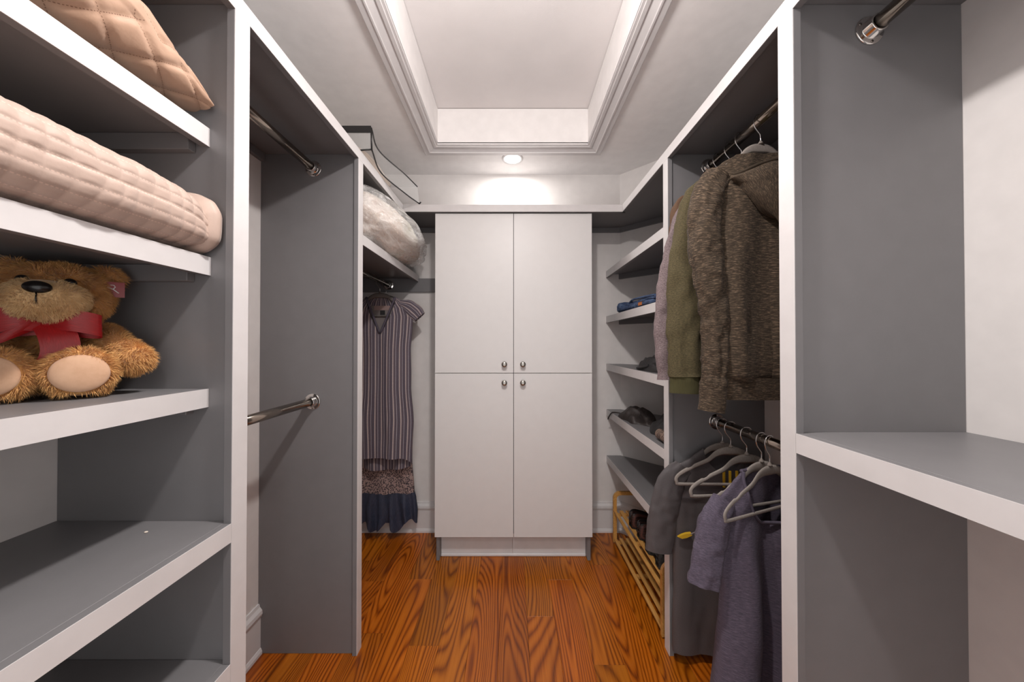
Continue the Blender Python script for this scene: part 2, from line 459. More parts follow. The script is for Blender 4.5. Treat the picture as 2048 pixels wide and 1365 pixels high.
# baseboards
bprof = [(0.0, 0.0), (0.019, 0.0), (0.019, 0.012), (0.014, 0.024), (0.012, 0.026), (0.012, 0.150), (0.016, 0.154), (0.020, 0.166), (0.018, 0.180), (0.009, 0.192), (0.006, 0.204), (0.0, 0.204)]
def baseboard(name, p0, p1, nrm):
    mb = MB().rings([[(p0[0] + nrm[0] * d, p0[1] + nrm[1] * d, z) for d, z in bprof], [(p1[0] + nrm[0] * d, p1[1] + nrm[1] * d, z) for d, z in bprof]], closed=True, cap0=True, cap1=True, sm=False)
    return struct(build(name, mb, 'white_trim'))
baseboard('baseboard_back', (-WX, YB), (DX, YB), (0, -1))
baseboard('baseboard_left', (-WX, 1.394), (-WX, YB), (1, 0))
baseboard('baseboard_left_middle', (-WX, 0.784), (-WX, 1.373), (1, 0))
q = math.sqrt(0.5)
baseboard('baseboard_corner', (DX, YB), (WX, YB - (WX - DX)), (-q, -q))
baseboard('baseboard_right', (WX, 1.394), (WX, YB - (WX - DX)), (-1, 0))
baseboard('baseboard_right_middle', (WX, 0.784), (WX, 1.373), (-1, 0))
# recessed downlight
L = thing('recessed_light', 'round recessed downlight glowing white in the ceiling before the tray', 'ceiling light', (0.003, 2.064, CEIL))
ring = MB(); n = 40
def circ(r, z): return [(0.003 + r * math.cos(2 * PI * j / n), 2.064 + r * math.sin(2 * PI * j / n), z) for j in range(n)]
ring.rings([circ(0.067, CEIL + 0.0), circ(0.066, CEIL - 0.004), circ(0.053, CEIL - 0.006), circ(0.050, CEIL + 0.0)])
kid('trim_ring', ring, 'white_trim', L)
kid('lens', MB().rings([circ(0.0505, CEIL - 0.0005), circ(0.0505, CEIL - 0.003)], cap0=True, cap1=True), 'lamp_lens', L)

# ------------------------------------------------------------------ built-in shelving
NW = 0.019   # face-frame thickness
N1, N2 = 0.752, 0.795
M1, M2 = 1.362, 1.404
Z0, Z1 = 2.052, 2.093    # top nosing
def partition(side, y0, y1, label, zt=Z0 - 0.0006):
    xf = XL if side < 0 else XR
    t = thing('partition', label, 'partition', (side * 0.84, (y0 + y1) / 2, 0), 'partitions of the closet')
    ym = (y0 + y1) / 2
    kid('panel', B(xf + side * NW, side * WX, ym - 0.0095, ym + 0.0095, 0.0, Z1 - 0.0195), 'grey_paint', t)
    # the edge strip: white on the aisle face, grey on its sides
    kid('edge_strip', B(xf + side * 0.0015, xf + side * (NW - 0.0003), y0, y1, 0.0, zt, b=0.0006), 'grey_paint', t)
    kid('edge_face', B(xf, xf + side * 0.0013, y0 + 0.0003, y1 - 0.0003, 0.0, zt, b=0.0), 'white_trim', t)
    return t
partition(-1, N1, N2, 'grey closet partition with white edge beside the teddy bear shelves')
partition(-1, M1, M2, 'grey closet partition with white edge beside the striped dress')
partition(1, N1, N2, 'grey closet partition with white edge at the empty right-hand bay')
partition(1, M1, M2, 'grey closet partition with white edge beside the shoe rack shelves')
# top shelf running round three sides
t = thing('top_shelf', 'white-edged grey top shelf running round three sides under the ceiling', 'shelf', (0, YB, Z0))
BY = 1.920
kid('shelf_board', MB().prism([(-WX, YF), (XL - NW, YF), (XL - NW, BY + NW), (XR + NW, BY + NW), (XR + NW, YF), (WX, YF), (WX, YB - (WX - DX)), (DX, YB), (-WX, YB)], Z1 - 0.019, Z1), 'grey_paint', t)
for nm, a in (('nosing', (XL - NW, XL, YF, BY)), ('nosing', (XR, XR + NW, YF, BY)), ('nosing', (XL - NW, XR + NW, BY, BY + NW))):
    x0, x1, y0, y1 = a
    if y1 - y0 > 0.1:
        white = (XL - 0.0014, XL) if x0 < 0 else (XR, XR + 0.0014)
        core = (x0, XL - 0.0015) if x0 < 0 else (XR + 0.0015, x1)
        kid(nm, B(core[0], core[1], y0, y1 + NW, Z0, Z1), 'grey_paint', t)
        kid('nosing_face', B(white[0], white[1], y0, y1, Z0, Z1, b=0), 'white_trim', t)
    else:
        kid(nm, B(XL - NW, XR + NW, y0 + 0.0015, y1, Z0, Z1), 'grey_paint', t)
        kid('nosing_face', B(XL, XR, y0, y0 + 0.0014, Z0, Z1, b=0), 'white_trim', t)
CZ0, CZ1 = Z1 - 0.051, Z1 - 0.0195
for a in ((-WX, -WX + 0.019, N2, M1 + 0.008), (-WX, -WX + 0.019, M2, YB), (-WX + 0.019, -0.475, YB - 0.019, YB), (0.492, DX - 0.006, YB - 0.019, YB), (WX - 0.019, WX, N2, M1 + 0.008)):
    kid('cleat', B(*a, CZ0, CZ1), 'grey_paint', t)
def diag_cleat(z0, z1, par):
    a = Vector((DX, YB)); b = Vector((WX, YB - (WX - DX))); nn = Vector((-q, -q)) * 0.019
    kid('cleat', MB().prism([tuple(a), tuple(a + nn), tuple(b + nn), tuple(b)], z0, z1), 'grey_paint', par)
diag_cleat(CZ0, CZ1, t)

def shelf(label, xf, side, y0, y1, ztop, h=0.042, poly=None, back=None, cleats=(), grp=None):
    t = thing('shelf', label, 'shelf', ((xf + side * WX) / 2, (y0 + y1) / 2, ztop - h), grp or 'closet shelves')
    if poly: kid('shelf_board', MB().prism(poly, ztop - 0.019, ztop), 'grey_paint', t)
    else: kid('shelf_board', B(xf + side * NW, side * WX, y0, back or y1, ztop - 0.019, ztop), 'grey_paint', t)
    kid('nosing', B(xf + side * 0.0015, xf + side * NW, y0, y1, ztop - h, ztop, b=0.0006), 'grey_paint', t)
    kid('nosing_face', B(xf, xf + side * 0.0014, y0, y1, ztop - h, ztop + 0.0004, b=0), 'white_trim', t)
    for cl in cleats: kid('cleat', B(*cl, ztop - 0.057, ztop - 0.0195), 'grey_paint', t)
    return t
PN = 0.7638   # near face of the near panels
pl = (-WX, -0.735, PN - 0.019, PN)
wl = (-WX, -WX + 0.019, YF, PN - 0.019)
g = 'shelves of the teddy bear bay'
shelf('white-edged grey shelf carrying the diamond-quilted tan sham', -0.703, -1, YF, PN, 1.780, cleats=(pl, wl), grp=g)
shelf('white-edged grey shelf carrying the folded blush quilt above the bear', -0.698, -1, YF, PN, 1.480, cleats=(pl, wl), grp=g)
shelf('white-edged grey shelf that the teddy bear sits on', -0.701, -1, YF, PN, 1.176, cleats=(pl, wl), grp=g)
shelf('empty fixed grey shelf with white rail below the bear shelf', XL, -1, YF, N1 - 0.0004, 0.872, grp=g, back=PN)
shelf('lowest grey shelf with white rail at the bottom left corner', XL, -1, YF, N1 - 0.0004, 0.555, h=0.10, grp=g, back=PN)
shelf('wide empty grey shelf with white front rail in right-hand bay', XR, 1, YF, N1 - 0.0004, 1.076, h=0.044, back=PN)
t2 = shelf('short white-edged shelf carrying the plastic-wrapped bundle above the dress', XL, -1, M2 + 0.0004, YB, 1.745, poly=[(-WX, M1 + 0.031), (XL - NW, M1 + 0.031), (XL - NW, YB), (-WX, YB)])
kid('cleat', B(-WX, -0.475, YB - 0.019, YB, 1.633, 1.7255), 'grey_paint', t2)
kid('cleat', B(-WX, -WX + 0.019, M1 + 0.031, YB - 0.019, 1.688, 1.7255), 'grey_paint', t2)
SY0 = M1 + 0.031
poly = [(XR + NW, SY0), (WX, SY0), (WX, YB - (WX - DX)), (DX, YB), (XR + NW, YB)]
SL = ['empty uppermost shelf of the corner bay beside the hoodie', 'corner bay shelf holding the folded blue jeans', 'corner bay shelf holding the small black pouch',
      'corner bay shelf holding the crumpled dark clothes', 'lowest corner bay shelf just above the shoe rack']
for z, lb in zip((1.777, 1.467, 1.143, 0.832, 0.517), SL):
    s5 = shelf(lb, XR, 1, M2 + 0.0004, YB, z, h=0.043, poly=poly, grp='shelves of the corner bay')
    diag_cleat(z - 0.055, z - 0.0195, s5)

# closet rods
def rod(label, x, z, y0, y1):
    t = thing('closet_rod', label, 'closet rod', (x, (y0 + y1) / 2, z - 0.033), 'closet rods')
    kid('pole', MB().tube([(x, y0 + 0.006, z), (x, y1 - 0.006, z)], 0.0165, 24), 'rod_nickel', t)
    for y, d in ((y0, 1), (y1, -1)):
        f = kid('flange', MB().lathe((x, y, z), (0, d, 0), [(0.0, 0.033), (0.0025, 0.033), (0.004, 0.031), (0.005, 0.023), (0.006, 0.0215), (0.024, 0.0205), (0.0255, 0.0195), (0.0255, 0.0168)], 32, True, False), 'chrome', t)
        for k in range(3):
            a = 0.6 + k * 2 * PI / 3
            kid('screw', MB().lathe((x + 0.0275 * math.cos(a), y + d * 0.0035, z + 0.0275 * math.sin(a)), (0, d, 0), [(0, 0.0038), (0.0016, 0.0033), (0.0022, 0.0018)], 12), 'screw_dark', f)
    return t
RF = N2 - 0.0117; RM = M1 + 0.0113
rod('upper closet rod in the empty left bay', -0.829, 2.012, RF, RM)
rod('lower closet rod in the empty left bay', -0.829, 1.040, RF, RM)
rod('short closet rod that the striped dress hangs from', -0.838, 1.680, M2 - 0.0113, YB - 0.019)
rod('upper closet rod that the brown hoodie hangs from', 0.822, 2.020, RF, RM)
rod('lower closet rod that the t-shirts hang from', 0.850, 0.957, RF, RM)
rod('closet rod high in the empty bay at the top right corner', 0.833, 2.010, YF, PN)

# ------------------------------------------------------------------ tall cabinet
c = thing('tall_cabinet', 'tall white four-door cabinet standing against the back wall', 'cabinet', (0.009, 2.1, 0))
CY0 = 1.958
for x in (-0.447, 0.4445): kid('side_panel', B(x, x + 0.0195, CY0, YB - 0.021, 0.0, Z1 - 0.020), 'grey_paint', c)
kid('carcass', MB().box(-0.4270, 0.4440, CY0 + 0.012, YB - 0.022, 0.152, Z1 - 0.021), 'grey_paint', c)
kid('toe_kick', B(-0.4270, 0.0025, 2.002, 2.020, 0.0, 0.1505), 'white_trim', c)
kid('toe_kick', B(0.0033, 0.4440, 2.002, 2.020, 0.0, 0.1505), 'white_trim', c)
kid('base_strip', B(-0.4270, 0.4440, 1.994, 2.0017, 0.0, 0.016, b=0.003), 'white_trim', c)
DG = 0.0016
for x0, x1, sx in ((-0.4525, 0.0095 - DG, 1), (0.0095 + DG, 0.4705, -1)):
    for z0, z1, up in ((1.107 + DG, Z0 - 0.0025, 1), (0.148, 1.107 - DG, 0)):
        d = kid('door', B(x0, x1, 1.9385, CY0 - 0.0008, z0, z1, b=0.0012), 'door_white', c)
        kx = 0.0095 - sx * 0.054; kz = 1.107 + (0.053 if up else -0.055)
        kn = kid('knob', MB().lathe((kx, 1.9385, kz), (0, -1, 0), [(0, 0.0075), (0.003, 0.007), (0.010, 0.0062), (0.014, 0.0085), (0.018, 0.0150), (0.0215, 0.0168), (0.025, 0.0155), (0.0275, 0.0105), (0.0282, 0.004)], 28), 'brushed_nickel', d)

# ------------------------------------------------------------------ hangers and clothes
def hanger_outline():
    O = [(0, 0), (.03, -.004), (.06, -.018), (.09, -.045), (.13, -.064), (.17, -.083), (.2, -.102), (.216, -.122), (.214, -.142), (.2, -.153), (.1, -.153), (0, -.153)]
    I = [(0, -.034), (.03, -.034), (.055, -.042), (.083, -.062), (.125, -.079), (.163, -.098), (.19, -.114), (.202, -.126), (.201, -.136), (.193, -.141), (.1, -.141), (0, -.141)]
    o = cat_rom([(a, 0, b) for a, b in O], 4); i = cat_rom([(a, 0, b) for a, b in I], 4)
    for p in o:
        if 0.148 < p.x < 0.162 and p.z > -0.1: p.z -= 0.005
    return o, i
def hanger(label, x, y, zrod, rotz=0.0, mat='velvet_grey', tilt=0.0, sx=1.0):
    t = thing('clothes_hanger', label, 'hanger', (x, y, zrod - 0.0765), 'velvet clothes hangers', (0, tilt, rotz))
    o, i = hanger_outline(); th = 0.0028
    for p_ in o + i: p_.x *= sx
    rs = []
    full = [(a, b) for a, b in zip(o, i)] + [(Vector((-a.x, 0, a.z)), Vector((-b.x, 0, b.z))) for a, b in reversed(list(zip(o, i))[1:-1])]
    for a, b in full:
        m1 = a.lerp(b, 0.25); m2 = a.lerp(b, 0.75); d = Vector((0, th, 0))
        rs.append([a, m1 + d, m2 + d, b, m2 - d, m1 - d])
    rs.append(rs[0])
    mb = MB().rings(rs, uvs=lambda a, b: (a * 0.01, b * 0.004))
    build('hanger_body', mb, mat, t, world=False)
    build('hook', MB().tube(cat_rom([(0, 0, -0.004), (0, 0, .026), (-.006, 0, .036), (-.019, 0, .054), (-.0225, 0, .075), (-.014, 0, .0925), (0, 0, .0985 - .002), (.014, 0, .092), (.0205, 0, .076)], 5), 0.0018, 8), 'hook_steel', t, world=False)
    build('collar', MB().lathe((0, 0, -0.003), (0, 0, 1), [(0, 0.008), (0.004, 0.007), (0.010, 0.003), (0.012, 0.0025)], 14), mat, t, world=False)
    return t

def torso(zs, cx, cy, W, D, uref=0.2, gap=None, fold=None, n=120, p=0.75, rot=0.0, tw=None):
    """rings round a hanging garment; W, D, cx, cy are tables over z; gap(z) = half neck opening at the front"""
    rs = []; info = []
    ca, sa = math.cos(rot), math.sin(rot)
    px0 = lerp_tab(cx, zs[0]) if isinstance(cx, list) else cx
    py0 = lerp_tab(cy, zs[0]) if isinstance(cy, list) else cy
    for z in zs:
        w = lerp_tab(W, z); d = lerp_tab(D, z)
        g = 0.0
        if gap:
            gx = gap(z)
            g = math.asin(max(0, min(0.98, gx / w))) if gx > 0 else 0.0
        r = []; us = []
        X = lerp_tab(cx, z) if isinstance(cx, list) else cx
        Y = lerp_tab(cy, z) if isinstance(cy, list) else cy
        for k in range(n + 1):
            a = -PI / 2 + g + (2 * PI - 2 * g) * k / n
            c, s = math.cos(a), math.sin(a)
            x = w * math.copysign(abs(c) ** p, c); y = d * math.copysign(abs(s) ** p, s)
            if fold: fx, fy = fold(x / w, s, z); x += fx; y += fy
            us.append((x / w) * uref + (0 if s < 0 else uref * 2.3))
            dx, dy = x, y
            r.append((X + dx * ca - dy * sa, Y + dx * sa + dy * ca, z if not tw else z + tw(x / w, s, z)))
        rs.append(r); info.append(us)
    mb = MB()
    L = [0.0]
    for a, b in zip(zs, zs[1:]): L.append(L[-1] + abs(a - b))
    mb.rings(rs, closed=False, uvs=lambda a, b: (info[a][min(b, n)], L[a]))
    return mb
def sleeve(path, rx, ry, n=36, m=14, wr=0.004, seed=0.0, yaxis=(0, 1, 0)):
    pts = cat_rom(path, m); N = len(pts) - 1
    rs = []; L = [0.0]
    for k, p in enumerate(pts):
        a = pts[max(0, k - 1)]; b = pts[min(N, k + 1)]
        tg = (b - a).normalized(); yy = Vector(yaxis); sd = yy.cross(tg).normalized(); yy = tg.cross(sd).normalized()
        f = k / N * (len(rx) - 1); i = min(int(f), len(rx) - 2); ff = f - i
        RX = rx[i] + (rx[i + 1] - rx[i]) * ff; RY = ry[i] + (ry[i + 1] - ry[i]) * ff
        if k: L.append(L[-1] + (p - pts[k - 1]).length)
        r = []
        for j in range(n):
            an = 2 * PI * j / n
            c, s = math.cos(an), math.sin(an)
            w = wr * (nz(c * 2.2 + seed, s * 2.2, L[-1] * 16) + 0.6 * nz(c * 1.2 + seed + 9, s + L[-1] * 22, L[-1] * 42))
            r.append(p + sd * (c * (RX + w)) + yy * (s * (RY + w)))
        rs.append(r)
    circ = 2 * PI * max(rx)
    return MB().rings(rs, uvs=lambda a, b: (b / n * circ, L[min(a, N)]))
def zrange(a, b, n): return [a + (b - a) * k / n for k in range(n + 1)]
def std_fold(A0, A1, zt, zb, kf=9.0, seed=0.0, lean=0.0):
    def f(xn, s, z):
        u = (zt - z) / (zt - zb); u = max(0, min(1, u))
        A = A0 + (A1 - A0) * u
        sg = -1 if s < 0 else 1
        ph = seed + (0 if s < 0 else 4.1)
        v = math.sin(xn * kf * 0.8 + ph + 1.6 * nz(xn * 1.2 + seed, z * 1.7, 0) + lean * u) * (1 - 0.25 * abs(xn))
        v += 0.9 * nz(xn * 3.1 + seed, z * 2.4 + sg * 3, seed) + 0.35 * nz(xn * 7 + seed, z * 9, sg * 5)
        return 0.25 * A * nz(z * 5, xn * 2, seed + 7), A * v * (1 - abs(xn) ** 4) * 0.8
    return f

# --- brown hooded sweatshirt (seen from its back)
HY = 1.086; HZ = 2.020 - 0.0765
hanger('grey velvet hanger carrying the brown hoodie', 0.822, HY, 2.020, 0.05, 'velvet_grey', sx=0.86)
h = thing('hooded_sweatshirt', 'dark brown flecked hooded sweatshirt hanging frontmost on upper right rod', 'sweatshirt', (0.83, HY, 1.05))
zs = zrange(1.905, 1.83, 14) + zrange(1.825, 1.158, 80)
W = [(1.160, 0.176), (1.175, 0.190), (1.20, 0.194), (1.45, 0.185), (1.70, 0.188), (1.80, 0.198), (1.84, 0.190), (1.875, 0.135), (1.905, 0.085)]
D = [(1.160, 0.026), (1.175, 0.036), (1.22, 0.040), (1.5, 0.030), (1.78, 0.028), (1.85, 0.018), (1.905, 0.010)]
fo = std_fold(0.004, 0.020, 1.85, 1.16, 8.5, 2.0)
HX = [(1.1, 0.838), (1.9, 0.825)]
kid('body', torso(zs, HX, HY, W, D, 0.2, None, fo), 'hoodie_fabric', h)
zh = zrange(1.169, 1.160, 3) + zrange(1.155, 1.098, 10)
Wh = [(1.098, 0.163), (1.12, 0.168), (1.158, 0.170), (1.169, 0.176)]; Dh = [(1.098, 0.024), (1.13, 0.028), (1.169, 0.031)]
kid('hem_band', torso(zh, 0.838, HY, Wh, Dh, 0.2, None, std_fold(0.003, 0.003, 1.17, 1.09, 6, 2.0)), 'hoodie_fabric', h)
kid('sleeve', sleeve([(0.685, HY - .004, 1.835), (0.638, HY - .012, 1.76), (0.622, HY - .02, 1.62), (0.636, HY - .024, 1.49), (0.655, HY - .02, 1.36), (0.655, HY - .02, 1.22), (0.650, HY - .02, 1.145)], [0.040, 0.050, 0.052, 0.050, 0.044, 0.040, 0.040], [0.026, 0.030, 0.032, 0.030, 0.028, 0.027, 0.026], wr=0.009, seed=3), 'hoodie_fabric', h)
kid('cuff', sleeve([(0.650, HY - .02, 1.147), (0.648, HY - .02, 1.10), (0.642, HY - .02, 1.062)], [0.043, 0.042, 0.043], [0.026, 0.024, 0.024], wr=0.002), 'hoodie_fabric', h)
kid('sleeve', sleeve([(0.965, HY, 1.835), (0.992, HY, 1.75), (0.997, HY - .005, 1.5), (0.99, HY - .005, 1.2), (0.99, HY, 1.06)], [0.03, 0.042, 0.04, 0.038, 0.036], [0.024, 0.03, 0.03, 0.027, 0.024], wr=0.006, seed=5), 'hoodie_fabric', h)
# hood: a pouch hanging down the back
rs = []
for k in range(41):
    u = k / 40
    z = 1.640 + 0.262 * u
    w = 0.165 * (u ** 0.62) * (1 - 0.22 * max(0, u - 0.75) / 0.25) + 0.006
    bul = 0.046 * math.sin(PI * min(1, u * 0.86 + 0.14)) + 0.006
    r = []
    for j in range(61):
        a = PI * j / 60
        x = -w * math.cos(a)
        y = -bul * math.sin(a) ** 0.8 - 0.034
        y += 0.006 * nz(x * 14, z * 12, 1.0) + 0.004 * nz(x * 30, z * 20, 4.0)
        zz = z + 0.055 * abs(math.cos(a)) ** 1.5 * (1 - u) * 0.7 - 0.035 * max(0, u - 0.7) / 0.3 * math.sin(a)
        zz -= 0.075 * (abs(math.cos(a)) ** 1.6) * max(0, u - 0.5) * 2
        r.append((0.842 + x, HY + y, zz))
    rs.append(r)
hood = kid('hood', MB().rings(rs, closed=False, uvs=lambda a, b: (a * 0.008, b * 0.007)), 'hoodie_fabric', h)
kid('hood_seam', MB().tube([(p[0], p[1] - 0.001, p[2] - 0.002) for p in rs[0]][6:55], 0.0022, 6), 'hoodie_fabric', hood)
kid('hood_rim', MB().tube([(p[0], p[1] - 0.001, p[2]) for p in rs[-1]], 0.006, 8), 'hoodie_fabric', hood)

def long_top(name, label, cat, yy, zrod, xc, mat, sl, slr, cuffmat=None, cuff=None, zb=1.12, hlabel=None, w=0.19, seed=1.0, hm='velvet_dark'):
    hanger(hlabel, xc, yy, zrod, 0.0, hm, sx=0.74)
    z0 = zrod - 0.0765
    t = thing(name, label, cat, (xc, yy, zb))
    zs = zrange(z0 - 0.028, z0 - 0.11, 14) + zrange(z0 - 0.115, zb, 60)
    W = [(zb, w), (z0 - .3, w), (z0 - .15, w + .008), (z0 - .105, w), (z0 - .068, .135), (z0 - .028, .075)]
    D = [(zb, 0.024), (z0 - .3, 0.022), (z0 - .1, 0.018), (z0 - .028, 0.010)]
    kid('body', torso(zs, xc + 0.015, yy, W, D, 0.2, None, std_fold(0.002, 0.008, z0, zb, 7, seed), n=90), mat, t)
    s = kid('sleeve', sleeve(sl, slr[0], slr[1], wr=0.007, seed=seed), mat, t)
    kid('sleeve', sleeve([(xc + .15, yy, z0 - .105), (xc + .178, yy, z0 - .2), (xc + .18, yy, z0 - .5), (xc + .178, yy, zb)], [.03, .036, .034, .03], [.018, .02, .02, .018], wr=0.004, seed=seed + 3), mat, t)
    if cuff: kid('cuff', sleeve(cuff[0], cuff[1], cuff[2], wr=0.0015), cuffmat, t)
    return t
OY = 1.176
long_top('olive_sweatshirt', 'olive green sweatshirt with ribbed cuff hanging just behind the brown hoodie', 'sweatshirt', OY, 2.020, 0.822, 'olive_fabric',
         [(0.69, OY, 1.845), (0.650, OY - .004, 1.77), (0.622, OY - .012, 1.58), (0.612, OY - .014, 1.36), (0.614, OY - .014, 1.165)],
         ([0.036, 0.050, 0.064, 0.068, 0.064], [0.02, 0.026, 0.027, 0.026, 0.025]), 'olive_rib',
         ([(0.614, OY - .014, 1.168), (0.614, OY - .014, 1.14), (0.613, OY - .014, 1.106)], [0.060, 0.058, 0.059], [0.022, 0.021, 0.021]), hlabel='dark velvet hanger inside the olive sweatshirt', seed=2.2)
MY = 1.236
long_top('mauve_top', 'heathered mauve grey long-sleeved top hanging behind the olive sweatshirt', 'top', MY, 2.020, 0.822, 'mauve_fabric',
         [(0.70, MY, 1.83), (0.655, MY - .002, 1.76), (0.620, MY - .004, 1.62), (0.590, MY - .008, 1.46), (0.578, MY - .010, 1.32), (0.584, MY - .010, 1.148)],
         ([0.034, 0.044, 0.05, 0.05, 0.05, 0.044], [0.018, 0.022, 0.024, 0.023, 0.022, 0.02]), hlabel='dark velvet hanger inside the mauve top', seed=4.4, zb=1.2)
JY = 1.306
long_top('brown_jacket', 'plain brown jacket hanging rearmost, only its shoulder showing', 'jacket', JY, 2.020, 0.822, 'brown_fabric',
         [(0.70, JY, 1.85), (0.672, JY, 1.80), (0.665, JY, 1.6), (0.672, JY, 1.4), (0.675, JY, 1.2)],
         ([0.03, 0.04, 0.042, 0.04, 0.036], [0.018, 0.022, 0.024, 0.023, 0.02]), hlabel='dark velvet hanger inside the brown jacket', seed=6.1, zb=1.2)

# --- lower rod: empty hangers and two tees
hanger('grey velvet hanger carrying the dark grey t-shirt at far end', 0.850, 1.337, 0.957, 0.0, 'velvet_grey')
hanger('empty grey velvet hanger nearest the grey t-shirt', 0.850, 1.287, 0.957, -0.02, 'velvet_grey')
hanger('empty grey velvet hanger between the two t-shirts', 0.850, 1.199, 0.957, 0.06, 'velvet_grey')
hanger('grey velvet hanger carrying the purple t-shirt', 0.850, 1.128, 0.957, 0.25, 'velvet_grey')
hanger('frontmost empty grey velvet hanger over the purple t-shirt', 0.850, 1.092, 0.957, 0.36, 'velvet_grey', 0.0)
GY = 1.337; gz = 0.957 - 0.0765
g = thing('grey_tshirt', 'dark grey sports t-shirt with yellow accents hanging on the lower rod', 't-shirt', (0.85, GY, 0.04))
zs = zrange(gz - 0.024, gz - 0.11, 16) + zrange(gz - 0.116, 0.045, 80)
W = [(0.045, 0.205), (0.12, 0.205), (0.3, 0.20), (0.45, 0.200), (0.66, 0.205), (gz - .12, .208), (gz - .085, .17), (gz - .055, .12), (gz - .024, .08)]
D = [(0.045, 0.030), (0.3, 0.027), (0.6, 0.022), (gz - .1, 0.016), (gz - .024, 0.009)]
gf = std_fold(0.003, 0.016, gz, 0.04, 7.0, 11.0)
def ggap(z): return max(0.0, 0.078 * (1 - ((gz - 0.024 - z) / 0.10) ** 1.3)) if z > gz - 0.124 else 0.0
kid('body', torso(zs, 0.850, GY, W, D, 0.2, ggap, gf, tw=lambda xn, s, z: (-0.02 * max(0, xn + 0.3) * (0.4 - z) if z < 0.4 else 0) + (0.03 * max(0, -xn - 0.6) * max(0, 0.3 - z))), 'grey_tee_fabric', g)
kid('sleeve', sleeve([(0.690, GY - .002, 0.785), (0.640, GY - .006, 0.72), (0.606, GY - .010, 0.60), (0.588, GY - .012, 0.452)], [0.040, 0.058, 0.058, 0.054], [0.016, 0.020, 0.021, 0.021], wr=0.005, seed=8), 'grey_tee_fabric', g)
kid('sleeve', sleeve([(0.990, GY, 0.775), (1.008, GY, 0.70), (1.014, GY, 0.5)], [0.026, 0.030, 0.028], [0.016, 0.018, 0.018], wr=0.003, seed=9), 'grey_tee_fabric', g)
yf = GY - 0.028
for k, x in enumerate((0.838, 0.862, 0.889)):
    kid('yellow_stripe', MB().box(x - .004, x + .004, yf - 0.003, yf + 0.004, 0.712, 0.777, b=0.001), 'yellow_print', g)
fl = [(0.652, 0.520), (0.668, 0.529), (0.686, 0.535), (0.704, 0.537), (0.704, 0.529), (0.686, 0.519), (0.668, 0.514)]
yb = GY - 0.040
mb = MB(); i0 = len(mb.v)
mb.v += [(x, yb + (0.704 - x) * 0.12, z) for x, z in fl] + [(x, yb + 0.014, z) for x, z in fl]
nf = len(fl); mb.face([k for k in reversed(range(nf))]); mb.face([nf + k for k in range(nf)])
for k in range(nf): mb.face([k, (k + 1) % nf, nf + (k + 1) % nf, nf + k])
kid('yellow_flash', mb, 'yellow_print', g)
kid('piping', MB().tube(cat_rom([(0.698, yb + 0.002, 0.533), (0.722, yb - .001, 0.545), (0.755, yb - 0.002, 0.549), (0.80, yb - 0.001, 0.562), (0.85, yb, 0.585)], 6), 0.0022, 6), 'grey_piping', g)

PY = 1.128; ph = 0.25
p = thing('purple_tshirt', 'heathered purple t-shirt hanging crooked at the front of the lower rod', 't-shirt', (0.85, PY, 0.12))
zs = zrange(gz - 0.026, gz - 0.13, 22) + zrange(gz - 0.136, 0.12, 90)
W = [(0.12, 0.215), (0.3, 0.195), (0.5, 0.182), (0.66, 0.196), (gz - .135, .205), (gz - .10, .175), (gz - .06, .125), (gz - .026, .085)]
D = [(0.12, 0.055), (0.3, 0.048), (0.5, 0.042), (0.62, 0.034), (gz - .1, 0.020), (gz - .026, 0.010)]
def pfold(xn, s, z):
    u = max(0, min(1, (gz - z) / (gz - 0.12)))
    A = 0.003 + 0.036 * u
    ph_ = xn * 7.5 + 3.0 * u + 1.5 + (0 if s < 0 else 3.0)
    v = math.sin(ph_ + 1.2 * nz(xn * 1.5, z * 3, 3)) + 0.7 * nz(xn * 3, z * 3, 8)
    cowl = 0.012 * math.sin((z * 30 + (xn - 0.35) ** 2 * 14)) * math.exp(-((xn - 0.35) / 0.35) ** 2 - ((z - 0.62) / 0.16) ** 2) if s < 0 else 0
    return 0, (A * v - cowl) * (1 - abs(xn) ** 4)
def pgap(z):
    u = (gz - 0.026 - z) / 0.165
    return 0.083 * math.sqrt(max(0, 1 - u * u)) if u < 1 else 0.0
PCX = [(0.1, 0.835), (0.9, 0.85)]; PCY = [(0.1, 1.085), (0.5, 1.10), (0.9, PY)]
ptor = torso(zs, PCX, PCY, W, D, 0.2, pgap, pfold, rot=ph)
kid('body', ptor, 'purple_tee_fabric', p)
n1 = 121
edge = [ptor.v[k * n1] for k in range(33)][::-1]; edge2 = [ptor.v[k * n1 + 120] for k in range(33)]
nb_ = [ptor.v[j] for j in range(0, 121, 3)]
cp = [e for e, z in zip(edge2, zs) if pgap(z) > 0]; cq = [e for e, z in zip([ptor.v[k * n1] for k in range(33)], zs) if pgap(z) > 0]
kid('collar_band', MB().tube(list(nb_) , 0.0055, 8), 'purple_tee_fabric', p)
kid('collar_band', MB().tube([(a[0], a[1] - .001, a[2]) for a in cp] + [(a[0], a[1] - .001, a[2]) for a in reversed(cq)], 0.0055, 8), 'purple_tee_fabric', p)
kid('sleeve', sleeve([(0.690, 1.076, 0.772), (0.648, 1.058, 0.71), (0.614, 1.04, 0.615), (0.592, 1.030, 0.532)], [0.038, 0.050, 0.050, 0.048], [0.022, 0.027, 0.027, 0.026], wr=0.006, seed=12), 'purple_tee_fabric', p)
kid('sleeve', sleeve([(0.985, 1.160, 0.765), (1.0, 1.168, 0.69), (1.005, 1.17, 0.5)], [0.028, 0.034, 0.034], [0.018, 0.022, 0.022], wr=0.004, seed=13), 'purple_tee_fabric', p)
kid('care_label', MB().box(0.868, 0.884, 1.052, 1.0535, 0.662, 0.678), 'orange_print', p)

